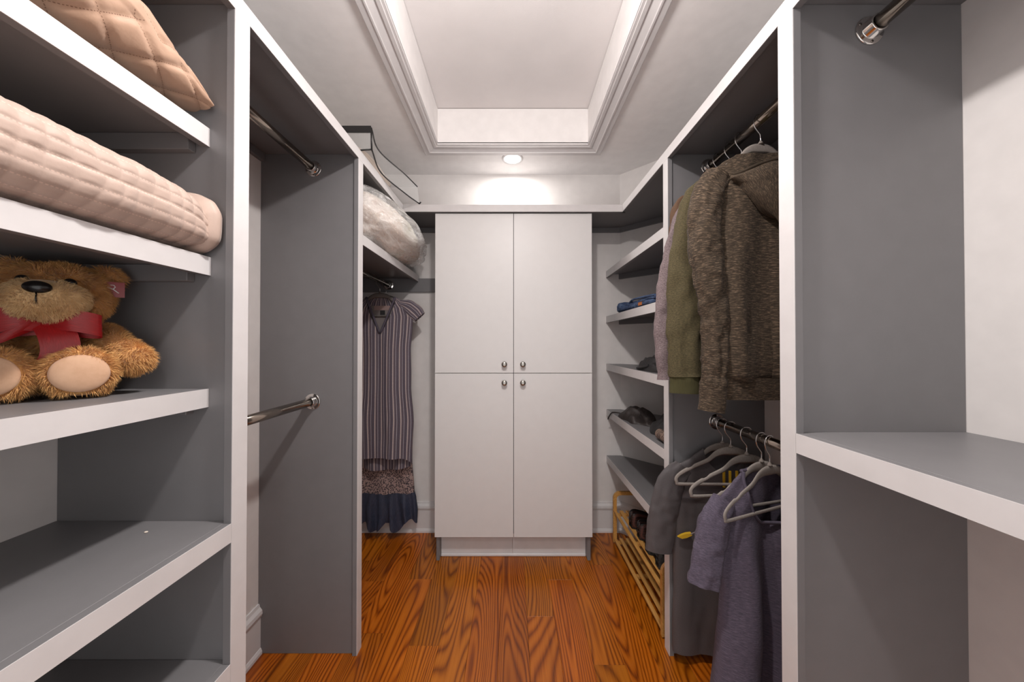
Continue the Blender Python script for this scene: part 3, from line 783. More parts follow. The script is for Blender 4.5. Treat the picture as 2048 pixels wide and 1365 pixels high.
# --- dresses on the left
DY = 2.084; dz = 1.680 - 0.0765; DXc = -0.835
hanger('dark velvet hanger carrying the striped dress', DXc, DY, 1.680, 0.0, 'velvet_dark')
d = thing('striped_dress', 'slate and beige vertically striped V-neck dress hanging beside the cabinet', 'dress', (DXc, DY, 0.5))
zs = zrange(dz - 0.030, dz - 0.26, 40) + zrange(dz - 0.27, 0.565, 80)
W = [(0.565, 0.195), (0.8, 0.205), (1.0, 0.188), (1.25, 0.186), (1.38, 0.196), (1.45, 0.200), (1.50, 0.185), (dz - .065, .15), (dz - .030, .10)]
D = [(0.565, 0.030), (0.9, 0.028), (1.3, 0.024), (dz - .1, 0.016), (dz - .03, 0.009)]
def dgap(z): return max(0.0, 0.088 * (1 - (dz - 0.03 - z) / 0.225))
df = std_fold(0.003, 0.018, dz, 0.5, 9.5, 21.0)
kid('front', torso(zs, -0.825, DY, W, D, 0.2, dgap, df, n=140, tw=lambda xn, s, z: (0.0 if s < 0 else -0.10 * max(0, (1.0 - z) / 0.45) ** 2 * abs(s)) - (0.035 * abs(xn) ** 6 * max(0, (0.9 - z) / 0.35) if z < 0.9 else 0)), 'stripe_linen', d)
def cap_sleeve(sg):
    xs = DXc + 0.01
    return sleeve([(xs + sg * 0.115, DY, 1.535), (xs + sg * 0.17, DY, 1.515), (xs + sg * 0.215, DY - .002, 1.480), (xs + sg * 0.244, DY - 0.004, 1.448)], [0.020, 0.045, 0.050, 0.040], [0.012, 0.016, 0.018, 0.016], n=28, m=8, wr=0.003, seed=sg)
kid('cap_sleeve', cap_sleeve(1), 'stripe_linen', d)
for sg in (-1, 1):
    kid('neck_band', MB().tube([(-0.825 + sg * (0.088 * (1 - k / 10) + 0.003), DY - 0.012 - 0.0012 * k, dz - 0.03 - 0.226 * k / 10) for k in range(11)], 0.0065, 8), 'stripe_linen', d)
kid('neck_facing', MB().box(-0.875, -0.770, DY + 0.008, DY + 0.0095, dz - 0.110, dz - 0.082), 'pink_band', d)
kid('care_label', MB().box(-0.836, -0.806, DY + 0.006, DY + 0.0078, dz - 0.142, dz - 0.112), 'black_fabric', d)
kid('back_neck', MB().box(-0.905, -0.745, DY + 0.0098, DY + 0.0106, dz - 0.25, dz - 0.082), 'grey_piping', d)
LY = 2.186
hanger('dark velvet hanger carrying the leopard print dress behind', DXc, LY, 1.680, 0.0, 'velvet_dark')
l = thing('leopard_dress', 'leopard print dress with navy ruffle hem, hanging behind the striped dress', 'dress', (DXc, LY, 0.1))
zs = zrange(dz - 0.03, dz - 0.12, 12) + zrange(dz - 0.13, 0.300, 70)
W = [(0.300, 0.188), (0.5, 0.172), (0.8, 0.155), (1.3, 0.150), (dz - .12, .160), (dz - .065, .13), (dz - .03, .09)]
D = [(0.3, 0.030), (0.8, 0.026), (dz - .1, 0.016), (dz - .03, 0.009)]
kid('body', torso(zs, -0.83, LY, W, D, 0.2, None, std_fold(0.002, 0.014, dz, 0.3, 9.0, 31.0)), 'leopard', l)
zs = zrange(0.306, 0.290, 4) + zrange(0.285, 0.085, 26)
W = [(0.085, 0.205), (0.18, 0.206), (0.27, 0.198), (0.306, 0.190)]; D = [(0.085, 0.036), (0.2, 0.036), (0.306, 0.031)]
def ruf(xn, s, z):
    u = (0.306 - z) / 0.22
    sg = 0 if s < 0 else 2.0
    return 0.006 * u * math.sin(9 * z + xn * 12), (0.008 + 0.020 * u) * math.sin(xn * 17 + sg + 2 * nz(xn * 2, z * 6, 40)) * (1 - abs(xn) ** 6)
kid('ruffle_hem', torso(zs, -0.83, LY - 0.004, W, D, 0.2, None, ruf, tw=lambda xn, s, z: (0.306 - z) / 0.22 * (0.028 * math.sin(xn * 9 + 1) + 0.06 * max(0, xn - 0.45))), 'navy_fabric', l)

# ------------------------------------------------------------------ quilts on the left shelves
def pillow(y0, y1, x0, x1, z0, h, qf, name, label, cat, mat, ex=3.0, ey=5.0, n=150, m=220, tp=0.5, uvs=(12, 12), ear=0.0):
    t = thing(name, label, cat, ((x0 + x1) / 2, (y0 + y1) / 2, z0))
    rs = []; U = []
    e = 2.0 / ex; K = 4000; cum = [0.0]; pv = None
    for k in range(K + 1):
        an = 2 * PI * k / K; c, s = math.cos(an), math.sin(an)
        p_ = (math.copysign(abs(c) ** e, c) * (x1 - x0) / 2, math.copysign(abs(s) ** e, s) * h / 2)
        if pv: cum.append(cum[-1] + math.hypot(p_[0] - pv[0], p_[1] - pv[1]))
        pv = p_
    PER = cum[-1]; angs = []; arcs = []; ki = 0
    for b in range(n):
        tgt = PER * b / n
        while cum[ki + 1] < tgt: ki += 1
        angs.append(2 * PI * (ki + (tgt - cum[ki]) / max(1e-9, cum[ki + 1] - cum[ki])) / K); arcs.append(tgt)
    for a in range(m + 1):
        pa = -1 + 2 * a / m
        py = math.copysign(1 - (1 - abs(pa)) ** 1.4, pa)
        y = (y0 + y1) / 2 + py * (y1 - y0) / 2
        ty = max(0.0, 1 - abs(py) ** ey) ** tp
        r = []; ur = []
        for b in range(n):
            an = angs[b]
            c, s = math.cos(an), math.sin(an)
            qx = math.copysign(abs(c) ** e, c); qz = math.copysign(abs(s) ** e, s)
            w = (x1 - x0) / 2 * (1 - 0.10 * (1 - ty)) + (ear * max(0, -qx) * max(0, abs(py) - 0.9) * 10 if ear else 0)
            x = (x0 + x1) / 2 + qx * w
            zc = z0 + h / 2
            z = zc + qz * h / 2 * (0.16 + 0.84 * ty) - (1 - ty) * h * 0.28
            nrm = Vector((c, 0, s))
            arc = arcs[b]
            pf = qf(y, arc)
            wr = 0.006 * nz(y * 7, arc * 7, h * 50) + 0.003 * nz(y * 19, arc * 17, 3)
            x += nrm.x * (pf + wr); z += nrm.z * (pf + wr)
            z = max(z, z0 + 0.001) if x < -0.71 else z
            r.append((x, y, z)); ur.append((y, arc))
        rs.append(r); U.append(ur)
    L = PER
    mb = MB().rings(rs, cap0=True, cap1=True, uvs=lambda a, b: (U[a][b % n][0] * uvs[0], (U[a][b][1] if b < n else L) * uvs[1]))
    kid('cover', mb, mat, t)
    return t
DS = 11.0
def qd(y, a):
    u = (y * DS + a * DS); v = (y * DS - a * DS)
    return 0.0065 * (min(1, abs(math.sin(PI * u)) * 1.7) * min(1, abs(math.sin(PI * v)) * 1.7)) ** 0.6 - 0.003
t1 = pillow(-0.05, 0.752, -1.035, -0.672, 1.781, 0.215, qd, 'quilted_sham', 'tan diamond-quilted pillow sham lying on the top left shelf', 'pillow', 'quilt_tan', 2.6, 2.6, uvs=(DS, DS), tp=0.85)
def qc(y, a):
    return 0.0036 * min(1, abs(math.sin(PI * a * 46)) * 1.6) ** 0.5 * (0.1 + 0.9 * abs(math.sin(PI * y * 36 + 1.2 * nz(y * 12, a * 12, 2))) ** 0.7) * (0.9 + 0.5 * nz(y * 9, a * 9, 5)) - 0.001
t2q = pillow(-0.15, 0.742, -1.035, -0.664, 1.481, 0.150, qc, 'folded_quilt', 'blush channel-quilted bedspread folded on the shelf above the bear', 'quilt', 'quilt_blush', 3.4, 14.0, uvs=(46, 46), n=300, m=440)
# plain flange at the end of the folded quilt
rs = []
for k in range(41):
    u = k / 40; an = math.radians(-62 + 150 * u); c_, s_ = math.cos(an), math.sin(an)
    qx = math.copysign(abs(c_) ** (2 / 3.4), c_); qz = math.copysign(abs(s_) ** (2 / 3.4), s_)
    wv = 0.003 * nz(u * 7, 0, 1)
    def pt(gr, y, dz=0.0): return (-0.8495 + qx * (0.1855 + gr), y, 1.552 + qz * (0.071 + gr * 0.8) + dz)
    rs.append([pt(-0.030, 0.715), pt(0.000 + wv, 0.732), pt(0.004 + wv, 0.744), pt(0.002 + wv, 0.752, -0.004), pt(-0.03, 0.757, -0.006)])
kid('flange', MB().rings(rs, closed=False), 'quilt_blush', t2q)

# ------------------------------------------------------------------ teddy bear
bz = 1.1805; bx, by = -0.912, 0.668
bear = thing('teddy_bear', 'golden brown teddy bear with red bow sitting on the shelf', 'teddy bear', (bx, by, bz), rot=(0, 0, math.radians(40)))
bear.scale = (1, 1, 0.965)
def evaluated(mb, vox, smooth=6):
    me = bpy.data.meshes.new('tmp'); me.from_pydata([tuple(v) for v in mb.v], [], mb.f)
    o = bpy.data.objects.new('tmp', me); col.objects.link(o)
    md = o.modifiers.new('r', 'REMESH'); md.mode = 'VOXEL'; md.voxel_size = vox
    sm = o.modifiers.new('s', 'SMOOTH'); sm.iterations = smooth; sm.factor = 0.5
    dg = bpy.context.evaluated_depsgraph_get(); dg.update()
    out = bpy.data.meshes.new_from_object(o.evaluated_get(dg))
    bpy.data.objects.remove(o); return out
def rot3(ax, deg): return Matrix.Rotation(math.radians(deg), 3, ax)
def limb(mb, a, b, r0, r1, k=7):
    a, b = Vector(a), Vector(b)
    for i in range(k + 1):
        u = i / k; rr = r0 + (r1 - r0) * u; mb.ellipsoid(a.lerp(b, u), (rr, rr, rr), nu=16, nv=10)
mb = MB()
mb.ellipsoid((0, 0.015, 0.072), (0.066, 0.056, 0.074))
mb.ellipsoid((0, -0.005, 0.050), (0.060, 0.052, 0.048))
mb.ellipsoid((0, -0.012, 0.205), (0.068, 0.058, 0.060))
mb.ellipsoid((0.03, -0.03, 0.188), (0.036, 0.03, 0.034)); mb.ellipsoid((-0.03, -0.03, 0.188), (0.036, 0.03, 0.034))
mb.ellipsoid((0, -0.005, 0.145), (0.040, 0.036, 0.03))
for s in (-1, 1):
    mb.ellipsoid((s * 0.058, 0.002, 0.246), (0.025, 0.012, 0.025), nu=18, nv=12)
    limb(mb, (s * 0.052, 0.0, 0.118), (s * 0.096, -0.046, 0.078), 0.027, 0.028)
    mb.ellipsoid((s * 0.104, -0.055, 0.070), (0.030, 0.026, 0.029), nu=18, nv=12)
    limb(mb, (s * 0.034, -0.02, 0.034), (s * 0.048, -0.080, 0.034), 0.033, 0.032)
    mb.ellipsoid((s * 0.046, -0.094, 0.0460), (0.043, 0.024, 0.046), rot3('Z', s * 8), nu=20, nv=14)
body_me = evaluated(mb, 0.0045); body_me.materials.append(M['fur_gold'])
body_me.polygons.foreach_set('use_smooth', [True] * len(body_me.polygons))
bo = bpy.data.objects.new('body', body_me); col.objects.link(bo); bo.parent = bear; OFF[bo] = Vector()
mb = MB(); mb.ellipsoid((0, -0.076, 0.190), (0.052, 0.036, 0.036)); mb.ellipsoid((0, -0.074, 0.174), (0.044, 0.030, 0.026))
muz = evaluated(mb, 0.004); muz.materials.append(M['fur_light'])
muz.polygons.foreach_set('use_smooth', [True] * len(muz.polygons))
mo = bpy.data.objects.new('muzzle', muz); col.objects.link(mo); mo.parent = bear; OFF[mo] = Vector()
def make_fur(me, count, length, width, skip=None, seed=1, mat='fur_gold', comb=(0, -0.1, -0.7)):
    rnd = random.Random(seed); me.calc_loop_triangles()
    tri = [(t_.vertices, t_.area) for t_ in me.loop_triangles]; tot = sum(a for _, a in tri)
    cum = []; s = 0
    for _, a in tri: s += a; cum.append(s)
    import bisect
    vs, fs = [], []
    V = me.vertices; cb = Vector(comb)
    for i in range(count):
        vi = tri[min(len(tri) - 1, bisect.bisect(cum, rnd.random() * tot))][0]
        a, b = rnd.random(), rnd.random()
        if a + b > 1: a, b = 1 - a, 1 - b
        p_ = V[vi[0]].co * (1 - a - b) + V[vi[1]].co * a + V[vi[2]].co * b
        nn = (V[vi[0]].normal * (1 - a - b) + V[vi[1]].normal * a + V[vi[2]].normal * b).normalized()
        if skip and skip(p_): continue
        cl = Vector((nz(p_.x * 40, p_.y * 40, p_.z * 40), nz(p_.x * 40 + 9, p_.y * 40, p_.z * 40), nz(p_.x * 40, p_.y * 40 + 9, p_.z * 40)))
        dr = (nn + (cb - nn * cb.dot(nn)) * 0.75 + cl * 1.1 + Vector((rnd.gauss(0, .22), rnd.gauss(0, .22), rnd.gauss(0, .22)))).normalized()
        ln_ = length * rnd.uniform(0.6, 1.15)
        sd = dr.cross(Vector((rnd.uniform(-1, 1), rnd.uniform(-1, 1), rnd.uniform(-1, 1)))).normalized() * width
        k = len(vs); p0 = p_ - nn * 0.0008; mid = p0 + dr * ln_ * 0.55 + nn * 0.0012
        tip = p0 + dr * ln_ + Vector((0, 0, -0.0015))
        vs += [p0 - sd, p0 + sd, mid + sd * 0.7, mid - sd * 0.7, tip]
        fs += [(k, k + 1, k + 2, k + 3), (k + 3, k + 2, k + 4)]
    f = MB(); f.v = [tuple(v) for v in vs]; f.f = fs; f.smooth = [True] * len(fs)
    return f
pads = [Vector((s * 0.049, -0.115, 0.046)) for s in (-1, 1)]
def sk(p_):
    if any((p_ - c_).length < 0.036 for c_ in pads): return True
    if ((p_.x / .050) ** 2 + ((p_.y + .07) / .036) ** 2 + ((p_.z - .19) / .036) ** 2) < 1: return True
    if min((p_ - Vector((s_ * 0.0265, -0.066, 0.2240))).length for s_ in (-1, 1)) < 0.012: return True
    return p_.y > 0.035 or p_.z < 0.010
f1 = build('fur', make_fur(body_me, 80000, 0.0145, 0.00045, sk), 'fur_gold', bo, world=False); f1['kind'] = 'stuff'
f2 = build('fur', make_fur(muz, 11000, 0.0085, 0.00038, lambda p_: p_.y > -0.055 or (abs(p_.x) < 0.015 and p_.z > 0.196), 3, comb=(0, -0.2, -0.5)), 'fur_light', mo, world=False); f2['kind'] = 'stuff'
for s in (-1, 1):
    kk = build('foot_pad', MB().ellipsoid((s * 0.049, -0.1115, 0.046), (0.036, 0.0095, 0.036), rot3('Z', s * 8)), 'pad_plush', bear, world=False)
    build('eye', MB().ellipsoid((s * 0.0265, -0.0700, 0.2240), (0.0088, 0.008, 0.0088), nu=16, nv=10), 'glossy_black', bear, world=False)
build('nose', MB().ellipsoid((0, -0.1095, 0.2075), (0.0165, 0.0095, 0.0115)), 'glossy_black', bear, world=False)
build('mouth_stitch', MB().tube([(0, -0.1125, 0.197), (0, -0.1145, 0.186), (0, -0.1115, 0.176)], 0.0011, 6), 'glossy_black', bear, world=False)
# bow
def ribbon(pts, width, wdir, mb=None):
    mb = mb or MB(); pts = cat_rom(pts, 8); w = Vector(wdir).normalized() * width / 2
    N = len(pts)
    rs = [[p_ - w, p_ - w * 0.3 + Vector((0, -0.0012, 0)), p_ + w * 0.3 + Vector((0, -0.0012, 0)), p_ + w] for p_ in pts]
    return mb.rings(rs, closed=False, uvs=lambda a, b: (b * 0.01, a * 0.005))
bl = build('bow', MB().ellipsoid((0, -0.066, 0.146), (0.010, 0.010, 0.012)), 'red_ribbon', bear, world=False)
for s in (-1, 1):
    build('bow_loop', ribbon([(0, -0.068, 0.146), (s * 0.028, -0.082, 0.150), (s * 0.060, -0.078, 0.142), (s * 0.066, -0.068, 0.138), (s * 0.05, -0.062, 0.136), (0, -0.062, 0.144)], 0.044, (0, -0.1, 1)), 'red_ribbon', bl, world=False)
build('bow_tail', ribbon([(0.004, -0.068, 0.146), (0.016, -0.080, 0.118), (0.020, -0.084, 0.092), (0.014, -0.083, 0.068)], 0.046, (1, 0.1, 0.15)), 'red_ribbon', bl, world=False)
build('bow_tail', ribbon([(-0.004, -0.068, 0.146), (-0.028, -0.080, 0.126), (-0.052, -0.082, 0.108), (-0.066, -0.078, 0.094)], 0.036, (0.5, 0, 0.9)), 'red_ribbon', bl, world=False)
build('collar_ribbon', MB().tube([(0.044 * math.cos(2 * PI * k / 30), -0.012 + 0.046 * math.sin(2 * PI * k / 30), 0.148) for k in range(30)], 0.006, 8, closed=True), 'red_ribbon', bl, world=False)
ht = build('hang_tag', MB().box(0.058, 0.088, -0.026, -0.0245, 0.205, 0.238), 'red_card', bear, world=False)
ht.rotation_euler = (0, 0, 0)
build('tag_mark', MB().tube([(0.064, -0.0268, 0.226), (0.072, -0.0268, 0.222), (0.080, -0.0268, 0.214)], 0.0010, 6).tube([(0.068, -0.0268, 0.231), (0.073, -0.0268, 0.231), (0.075, -0.0268, 0.227), (0.072, -0.0268, 0.222)], 0.0009, 6), 'white_trim', ht, world=False)

# ------------------------------------------------------------------ plastic-wrapped bundle and clear storage bag
def blob(c, r, seed, amp, ex=0.8, nu=90, nv=60, floor=None, freq=4.0, ridge=0.0):
    rs = []
    for a in range(nv + 1):
        ph_ = -PI / 2 + PI * a / nv; ph_ = max(-PI / 2 + .01, min(PI / 2 - .01, ph_))
        r_ = []
        for b in range(nu):
            th = 2 * PI * b / nu
            d_ = Vector((math.copysign(abs(math.cos(ph_) * math.cos(th)) ** ex, math.cos(th)), math.copysign(abs(math.cos(ph_) * math.sin(th)) ** ex, math.sin(th)), math.copysign(abs(math.sin(ph_)) ** ex, math.sin(ph_))))
            k_ = 1 + amp * nz(d_.x * freq + seed, d_.y * freq, d_.z * freq) + ridge * (1 - 2 * abs(nz(d_.x * freq * 2.2 + seed, d_.y * freq * 1.2, d_.z * freq * 2.2 + 5)))
            p_ = Vector(c) + Vector((d_.x * r[0], d_.y * r[1], d_.z * r[2])) * k_
            if floor is not None and p_.z < floor: p_.z = floor + 0.0005
            r_.append(p_)
        rs.append(r_)
    return MB().rings(rs, cap0=True, cap1=True)
t = thing('wrapped_bundle', 'bundle of pale linens in thin clear plastic on the shelf above the dress', 'bundle', (-0.80, 1.74, 1.7455))
def shift(mb, f):
    mb.v = [f(Vector(v)) for v in mb.v]; return mb
def slump(v):
    # slopes down towards the back wall and bulges over the shelf edge
    k_ = max(0, (v.y - 1.55) / 0.55)
    z = 1.7465 + (v.z - 1.7465) * (1 - 0.34 * k_ ** 1.4)
    return (v.x + 0.085 * max(0, min(1, (v.z - 1.755) / 0.08)) * (0.35 + 0.65 * min(1, k_)), v.y, z)
cont = shift(blob((-0.80, 1.775, 1.880), (0.195, 0.345, 0.150), 3.0, 0.10, 0.8, floor=1.7475, freq=2.5), slump)
kid('linens', cont, 'bag_contents', t)
shell = shift(blob((-0.795, 1.785, 1.885), (0.215, 0.375, 0.165), 3.0, 0.11, 0.8, 150, 100, floor=1.7463, freq=2.5, ridge=0.035), slump)
kid('plastic_wrap', shell, 'thin_plastic', t)

t = thing('storage_bag', 'clear vinyl zip bag with black piping on the top left shelf', 'storage bag', (-0.78, 1.70, Z1 + 0.0005))
Bt = [(-0.600, 1.404, 2.112), (-0.628, 1.578, 2.102), (-0.585, 1.78, 2.100), (-0.543, 1.925, 2.101)]
Tp = [(-0.602, 1.404, 2.204), (-0.630, 1.560, 2.196), (-0.604, 1.85, 2.236), (-0.560, 1.945, 2.210)]
bt = cat_rom(Bt, 10); tp = cat_rom(Tp, 10)
def back(p_): return Vector((-1.02, p_.y + 0.03, p_.z))
fr = MB().rings([[a, b] for a, b in zip(bt, tp)], closed=False)
kid('side_panel', fr, 'clear_vinyl', t)
kid('side_panel', MB().rings([[tp[0], bt[0]], [Vector((-1.0, 1.404, 2.21)), Vector((-1.0, 1.404, 2.098))]], closed=False), 'clear_vinyl', t)
kid('top_panel', MB().rings([tp, [back(p_) for p_ in tp]], closed=False), 'clear_vinyl', t)
kid('bottom_panel', MB().rings([[Vector((max(p_.x, -0.64), p_.y, p_.z)) for p_ in bt], [Vector((-1.02, p_.y, 2.095)) for p_ in bt]], closed=False), 'clear_vinyl', t)
kid('piping', MB().tube(bt, 0.0035, 8), 'black_plastic', t)
kid('piping', MB().tube(tp, 0.0035, 8), 'black_plastic', t)
kid('piping', MB().tube([bt[0], tp[0]], 0.0038, 8), 'black_plastic', t)
kid('piping', MB().tube([bt[0], (-0.70, 1.404, 2.104)], 0.0035, 8), 'black_plastic', t)
kid('zip_band', MB().box(-0.98, -0.602, 1.400, 1.4035, 2.182, 2.212, b=0.001), 'black_plastic', t)
kid('corner_tab', MB().tube([bt[-1], Vector(bt[-1]) + Vector((0.012, -.01, 0.004))], 0.004, 8), 'black_plastic', t)
kid('folded_linens', shift(blob((-0.83, 1.66, 2.14), (0.17, 0.235, 0.05), 8.0, 0.08, 0.6, floor=2.0955), lambda v: tuple(v)), 'linen_cream', t)

# ------------------------------------------------------------------ things on the corner shelves
def slab(x0, x1, y0, y1, z0, h, seed, amp, n=60, m=70, ex=3.0, prof=None):
    rs = []
    for a in range(m + 1):
        u = a / m; y = y0 + (y1 - y0) * u
        e = min(1.0, (min(u, 1 - u) / 0.06)) ** 0.5
        hh = h * (prof(u) if prof else 1.0)
        r = []
        for b in range(n):
            an = 2 * PI * b / n; c_, s_ = math.cos(an), math.sin(an)
            qx = math.copysign(abs(c_) ** (2 / ex), c_); qz = math.copysign(abs(s_) ** (2 / ex), s_)
            w = amp * (nz(y * 14 + seed, c_ * 2, s_ * 2) + 0.6 * nz(y * 34, c_ * 3 + seed, s_ * 5))
            r.append(((x0 + x1) / 2 + qx * ((x1 - x0) / 2 + w) * (0.75 + 0.25 * e), y, max(z0 + 0.0006, z0 + hh / 2 + qz * (hh / 2 + w) * (0.35 + 0.65 * e))))
        rs.append(r)
    return MB().rings(rs, cap0=True, cap1=True, uvs=lambda a, b: (b * 0.01, a * 0.01))
j = thing('folded_jeans', 'folded blue denim jeans on the second corner shelf', 'jeans', (0.74, 1.75, 1.4675))
kid('leg_fold', slab(0.652, 0.80, 1.52, 2.085, 1.4676, 0.040, 1.0, 0.005, prof=lambda u: 0.65 + 0.5 * u + 0.9 * max(0, u - 0.78) / 0.22), 'denim', j)
kid('leg_fold', slab(0.660, 0.80, 1.50, 1.96, 1.490, 0.022, 4.0, 0.005, prof=lambda u: 1.0 + 0.3 * u), 'denim', j)
kid('waistband', MB().tube(cat_rom([(0.668, 1.88, 1.510), (0.660, 1.80, 1.520), (0.66, 1.70, 1.517), (0.662, 1.60, 1.512), (0.668, 1.53, 1.508)], 8), 0.006, 10), 'denim', j)
kid('patch', MB().box(0.6500, 0.656, 1.655, 1.70, 1.476, 1.492), 'orange_print', j)
def heap(label, name, cat, x0, x1, y0, y1, z, h, seed, mat, nn=70, fr=9.0):
    t = thing(name, label, cat, ((x0 + x1) / 2, (y0 + y1) / 2, z))
    rs = []
    for a in range(nn + 1):
        r = []
        for b in range(nn + 1):
            u = -1 + 2 * a / nn; v = -1 + 2 * b / nn
            # map the square onto a wobbly disc
            x = u * math.sqrt(1 - v * v / 2); y = v * math.sqrt(1 - u * u / 2)
            an = math.atan2(y, x); rr = math.hypot(x, y)
            k_ = 1 + 0.22 * nz(math.cos(an) * 1.6 + seed, math.sin(an) * 1.6, 0)
            X = (x0 + x1) / 2 + x * k_ * (x1 - x0) / 2; Y = (y0 + y1) / 2 + y * k_ * (y1 - y0) / 2
            X = min(max(X, 0.650), 1.0)
            f = max(0, 1 - rr ** 3) ** 0.55
            n_ = nz(X * fr + seed, Y * fr, seed); n2_ = 1 - 2 * abs(nz(X * fr * 1.7, Y * fr * 1.5 + seed, 5))
            Z = z + 0.0006 + h * f * (0.55 + 0.5 * n_ + 0.28 * n2_)
            r.append((X, Y, max(Z, z + 0.0006)))
        rs.append(r)
    mb = MB().rings(rs, closed=False, uvs=lambda a, b: (a * 0.006, b * 0.006))
    kid('cloth', mb, mat, t)
    return t
h1 = heap('small black crumpled pouch on the third corner shelf', 'black_pouch', 'pouch', 0.660, 0.80, 1.52, 1.82, 1.1432, 0.072, 3.3, 'black_fabric', fr=14)
kid('strap', MB().tube(cat_rom([(0.70, 1.80, 1.150), (0.668, 1.76, 1.152), (0.660, 1.70, 1.158), (0.675, 1.63, 1.172)], 8), 0.007, 8), 'black_fabric', h1)
h2 = heap('crumpled brown-black garment at the back of the fourth corner shelf', 'dark_garment', 'clothing', 0.652, 0.82, 1.79, 2.12, 0.8322, 0.075, 7.7, 'dark_brown_fabric')
kid('strap', MB().tube(cat_rom([(0.700, 1.98, 0.852), (0.662, 2.07, 0.848), (0.642, 2.12, 0.838), (0.636, 2.16, 0.808), (0.634, 2.185, 0.782)], 8), 0.004, 8), 'dark_brown_fabric', h2)
heap('black crumpled garment beside the paisley roll on fourth corner shelf', 'black_garment', 'clothing', 0.705, 0.92, 1.52, 1.775, 0.8322, 0.125, 2.1, 'black_fabric')
# rolled scarf with a spiral end
t = thing('rolled_scarf', 'rolled brown paisley scarf at the front of the fourth corner shelf', 'scarf', (0.695, 1.50, 0.8322))
rs = []
for k in range(140):
    a = k / 139 * 5.2 * 2 * PI; r_ = 0.003 + 0.0235 * k / 139
    rs.append([(0.690 + r_ * math.cos(a), 1.545 - 0.004 * math.sin(a * 0.7), 0.8605 + r_ * math.sin(a)), (0.690 + r_ * math.cos(a), 1.43, 0.8605 + r_ * math.sin(a))])
sc = MB(); x90 = []
rs2 = [[(p_[0], p_[1], p_[2]) for p_ in r] for r in rs]
sc.rings(rs2, closed=False, uvs=lambda a, b: (a * 0.001, b * 0.1))
kid('roll', sc, 'paisley', t)
kid('core', MB().lathe((0.690, 1.4325, 0.8605), (0, -1, 0), [(0, 0.0255), (0.006, 0.024), (0.008, 0.018), (0.006, 0.012), (0.009, 0.006)], 28), 'paisley', t)

# crumb
cr_ = build('paint_chip', MB().ellipsoid((-0.790, 0.716, 0.8735), (0.004, 0.003, 0.0016), nu=8, nv=5), 'crumb')
tag(cr_, 'tiny white chip lying on the empty grey shelf', 'debris')

# ------------------------------------------------------------------ shoe rack and shoes
RX0, RX1, RY0, RY1 = 0.650, 0.905, 1.440, 2.140
t = thing('shoe_rack', 'two-tier slatted bamboo shoe rack under the lowest corner shelf', 'shoe rack', (0.78, 1.79, 0))
def u_frame(y):
    # rounded inverted U as one bent board
    w = 0.022; th = 0.016; pts = []
    for k in range(9):
        a = PI - k * PI / 16; pts.append((RX0 + 0.045 + 0.045 * math.cos(a), 0.330 - 0.045 + 0.045 * math.sin(a)))
    for k in range(9):
        a = PI / 2 - k * PI / 16; pts.append((RX1 - 0.045 + 0.045 * math.cos(a), 0.330 - 0.045 + 0.045 * math.sin(a)))
    path = [(RX0, 0.008), (RX0, 0.03)] + pts + [(RX1, 0.03), (RX1, 0.008)]
    rs = []
    cx = (RX0 + RX1) / 2
    for i, (x, z) in enumerate(path):
        a = path[max(0, i - 1)]; b = path[min(len(path) - 1, i + 1)]
        tx, tz = b[0] - a[0], b[1] - a[1]; l_ = math.hypot(tx, tz); nx, nz_ = tz / l_, -tx / l_
        ww = w * (0.6 if i in (0, len(path) - 1) else 1)
        rs.append([(x, y - th / 2, z), (x, y + th / 2, z), (x + nx * ww, y + th / 2, z + nz_ * ww), (x + nx * ww, y - th / 2, z + nz_ * ww)])
    return MB().rings(rs, cap0=True, cap1=True, sm=False)
for y in (RY0 + 0.008, RY1 - 0.008): kid('end_frame', u_frame(y), 'bamboo', t)
for z, n_, cz in ((0.036, 6, 0.022), (0.212, 6, 0.198)):
    kid('front_rail', B(RX0 + 0.002, RX0 + 0.020, RY0 + 0.016, RY1 - 0.016, z - 0.012, z, b=0.002), 'bamboo', t)
    for k in range(1, n_):
        x = RX0 - 0.004 + k * 0.0405
        kid('slat', B(x, x + 0.024, RY0 + 0.016, RY1 - 0.016, z - 0.009, z, b=0.002), 'bamboo', t)
    for y in (RY0 + 0.022, (RY0 + RY1) / 2, RY1 - 0.044):
        kid('cross_bar', B(RX0 + 0.012, RX1 - 0.012, y, y + 0.022, z - 0.026, z - 0.0125, b=0.001), 'bamboo', t)

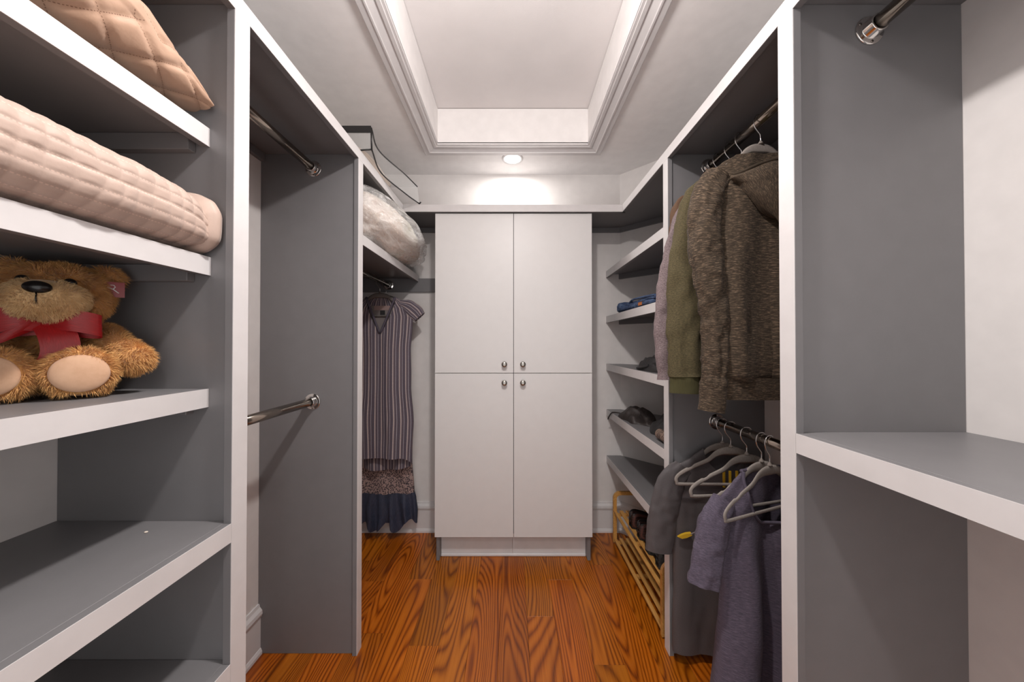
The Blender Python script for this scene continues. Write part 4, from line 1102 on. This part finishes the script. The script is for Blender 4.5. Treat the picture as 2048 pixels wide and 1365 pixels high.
def shoe(label, x, y, z, mat, rz, group, hh=1.0):
    t = thing('shoe', label, 'shoe', (x, y, z), group, (0, 0, rz))
    # local: heel at x = 0, toe towards +x
    st = [(0.0, .020, .055), (0.006, .027, .078), (0.03, .031, .088), (0.07, .031, .080), (0.11, .033, .066), (0.14, .037, .064), (0.18, .043, .058), (0.22, .043, .048), (0.25, .036, .038), (0.268, .022, .028), (0.274, .008, .022)]
    rs = []
    st2 = [tuple(p_) for p_ in cat_rom(st, 4)]
    for sx, w, h_ in st2:
        h_ *= hh
        op = 1.0 if sx < 0.10 else max(0.0, 1 - (sx - 0.10) / 0.045)
        if sx < 0.004: op = 0.6
        ins = 0.014
        inz = ins * op + (h_ * 0.985) * (1 - op)
        iw = w * 0.80
        rs.append([(sx, -w * .86, 0.004), (sx, -w, h_ * .35), (sx, -w * .95, h_ * .75), (sx, -w * (.86 * op + .62 * (1 - op)), h_ * (1 - .06 * (1 - op))),
                   (sx, -iw * (op * .92 + .40 * (1 - op)), h_ * op + h_ * 1.0 * (1 - op)), (sx, -iw * (.82 * op + .2 * (1 - op)), inz), (sx, 0, inz),
                   (sx, iw * (.82 * op + .2 * (1 - op)), inz), (sx, iw * (op * .92 + .40 * (1 - op)), h_ * op + h_ * (1 - op)),
                   (sx, w * (.86 * op + .62 * (1 - op)), h_ * (1 - .06 * (1 - op))), (sx, w * .95, h_ * .75), (sx, w, h_ * .35), (sx, w * .86, 0.004)])
    build('upper', MB().rings(rs, closed=False, cap0=False), mat, t, world=False)
    sole = [(0.0, .020), (0.02, .031), (0.08, .033), (0.14, .039), (0.19, .046), (0.23, .045), (0.258, .035), (0.276, .012)]
    s2 = cat_rom([(a, b, 0) for a, b in sole], 4)
    rim_ = [(p_.x, p_.y) for p_ in s2] + [(p_.x, -p_.y) for p_ in reversed(s2)]
    build('sole', MB().prism([(a, b) for a, b in reversed(rim_)], 0.0, 0.0065), 'shoe_black', t, world=False)
    top = [(p_[0], 0) for p_ in st2 if p_[0] < 0.11]
    rimp = [r[4] for r, s_ in zip(rs, st2) if s_[0] < 0.125]; rimq = [r[8] for r, s_ in zip(rs, st2) if s_[0] < 0.125]
    build('collar', MB().tube(list(reversed(rimp)) + rimq, 0.003, 6), 'shoe_black', t, world=False)
    ins_ = [(0.008, .018), (0.03, .024), (0.08, .024), (0.12, .022), (0.13, .012)]
    s3 = cat_rom([(a, b, 0) for a, b in ins_], 3)
    build('insole', MB().prism([(a.x, a.y) for a in reversed(s3)] + [(a.x, -a.y) for a in s3], 0.0145, 0.017), 'shoe_lining', t, world=False)
    return t
zr = 0.2122
shoe('brown plaid shoe nearest the far end of the bamboo rack', 0.690, 1.935, zr, 'shoe_plaid', 0.05, 'brown plaid shoes')
shoe('second brown plaid shoe, beside the black shoes on the rack', 0.694, 1.825, zr, 'shoe_plaid', -0.03, 'brown plaid shoes')
shoe('dark suede shoe beside the brown plaid pair on the rack', 0.690, 1.700, zr, 'shoe_suede', 0.02, 'dark suede shoes', 0.95)
shoe('dark suede shoe at the near end of the rack', 0.694, 1.590, zr, 'shoe_suede', -0.02, 'dark suede shoes', 0.95)
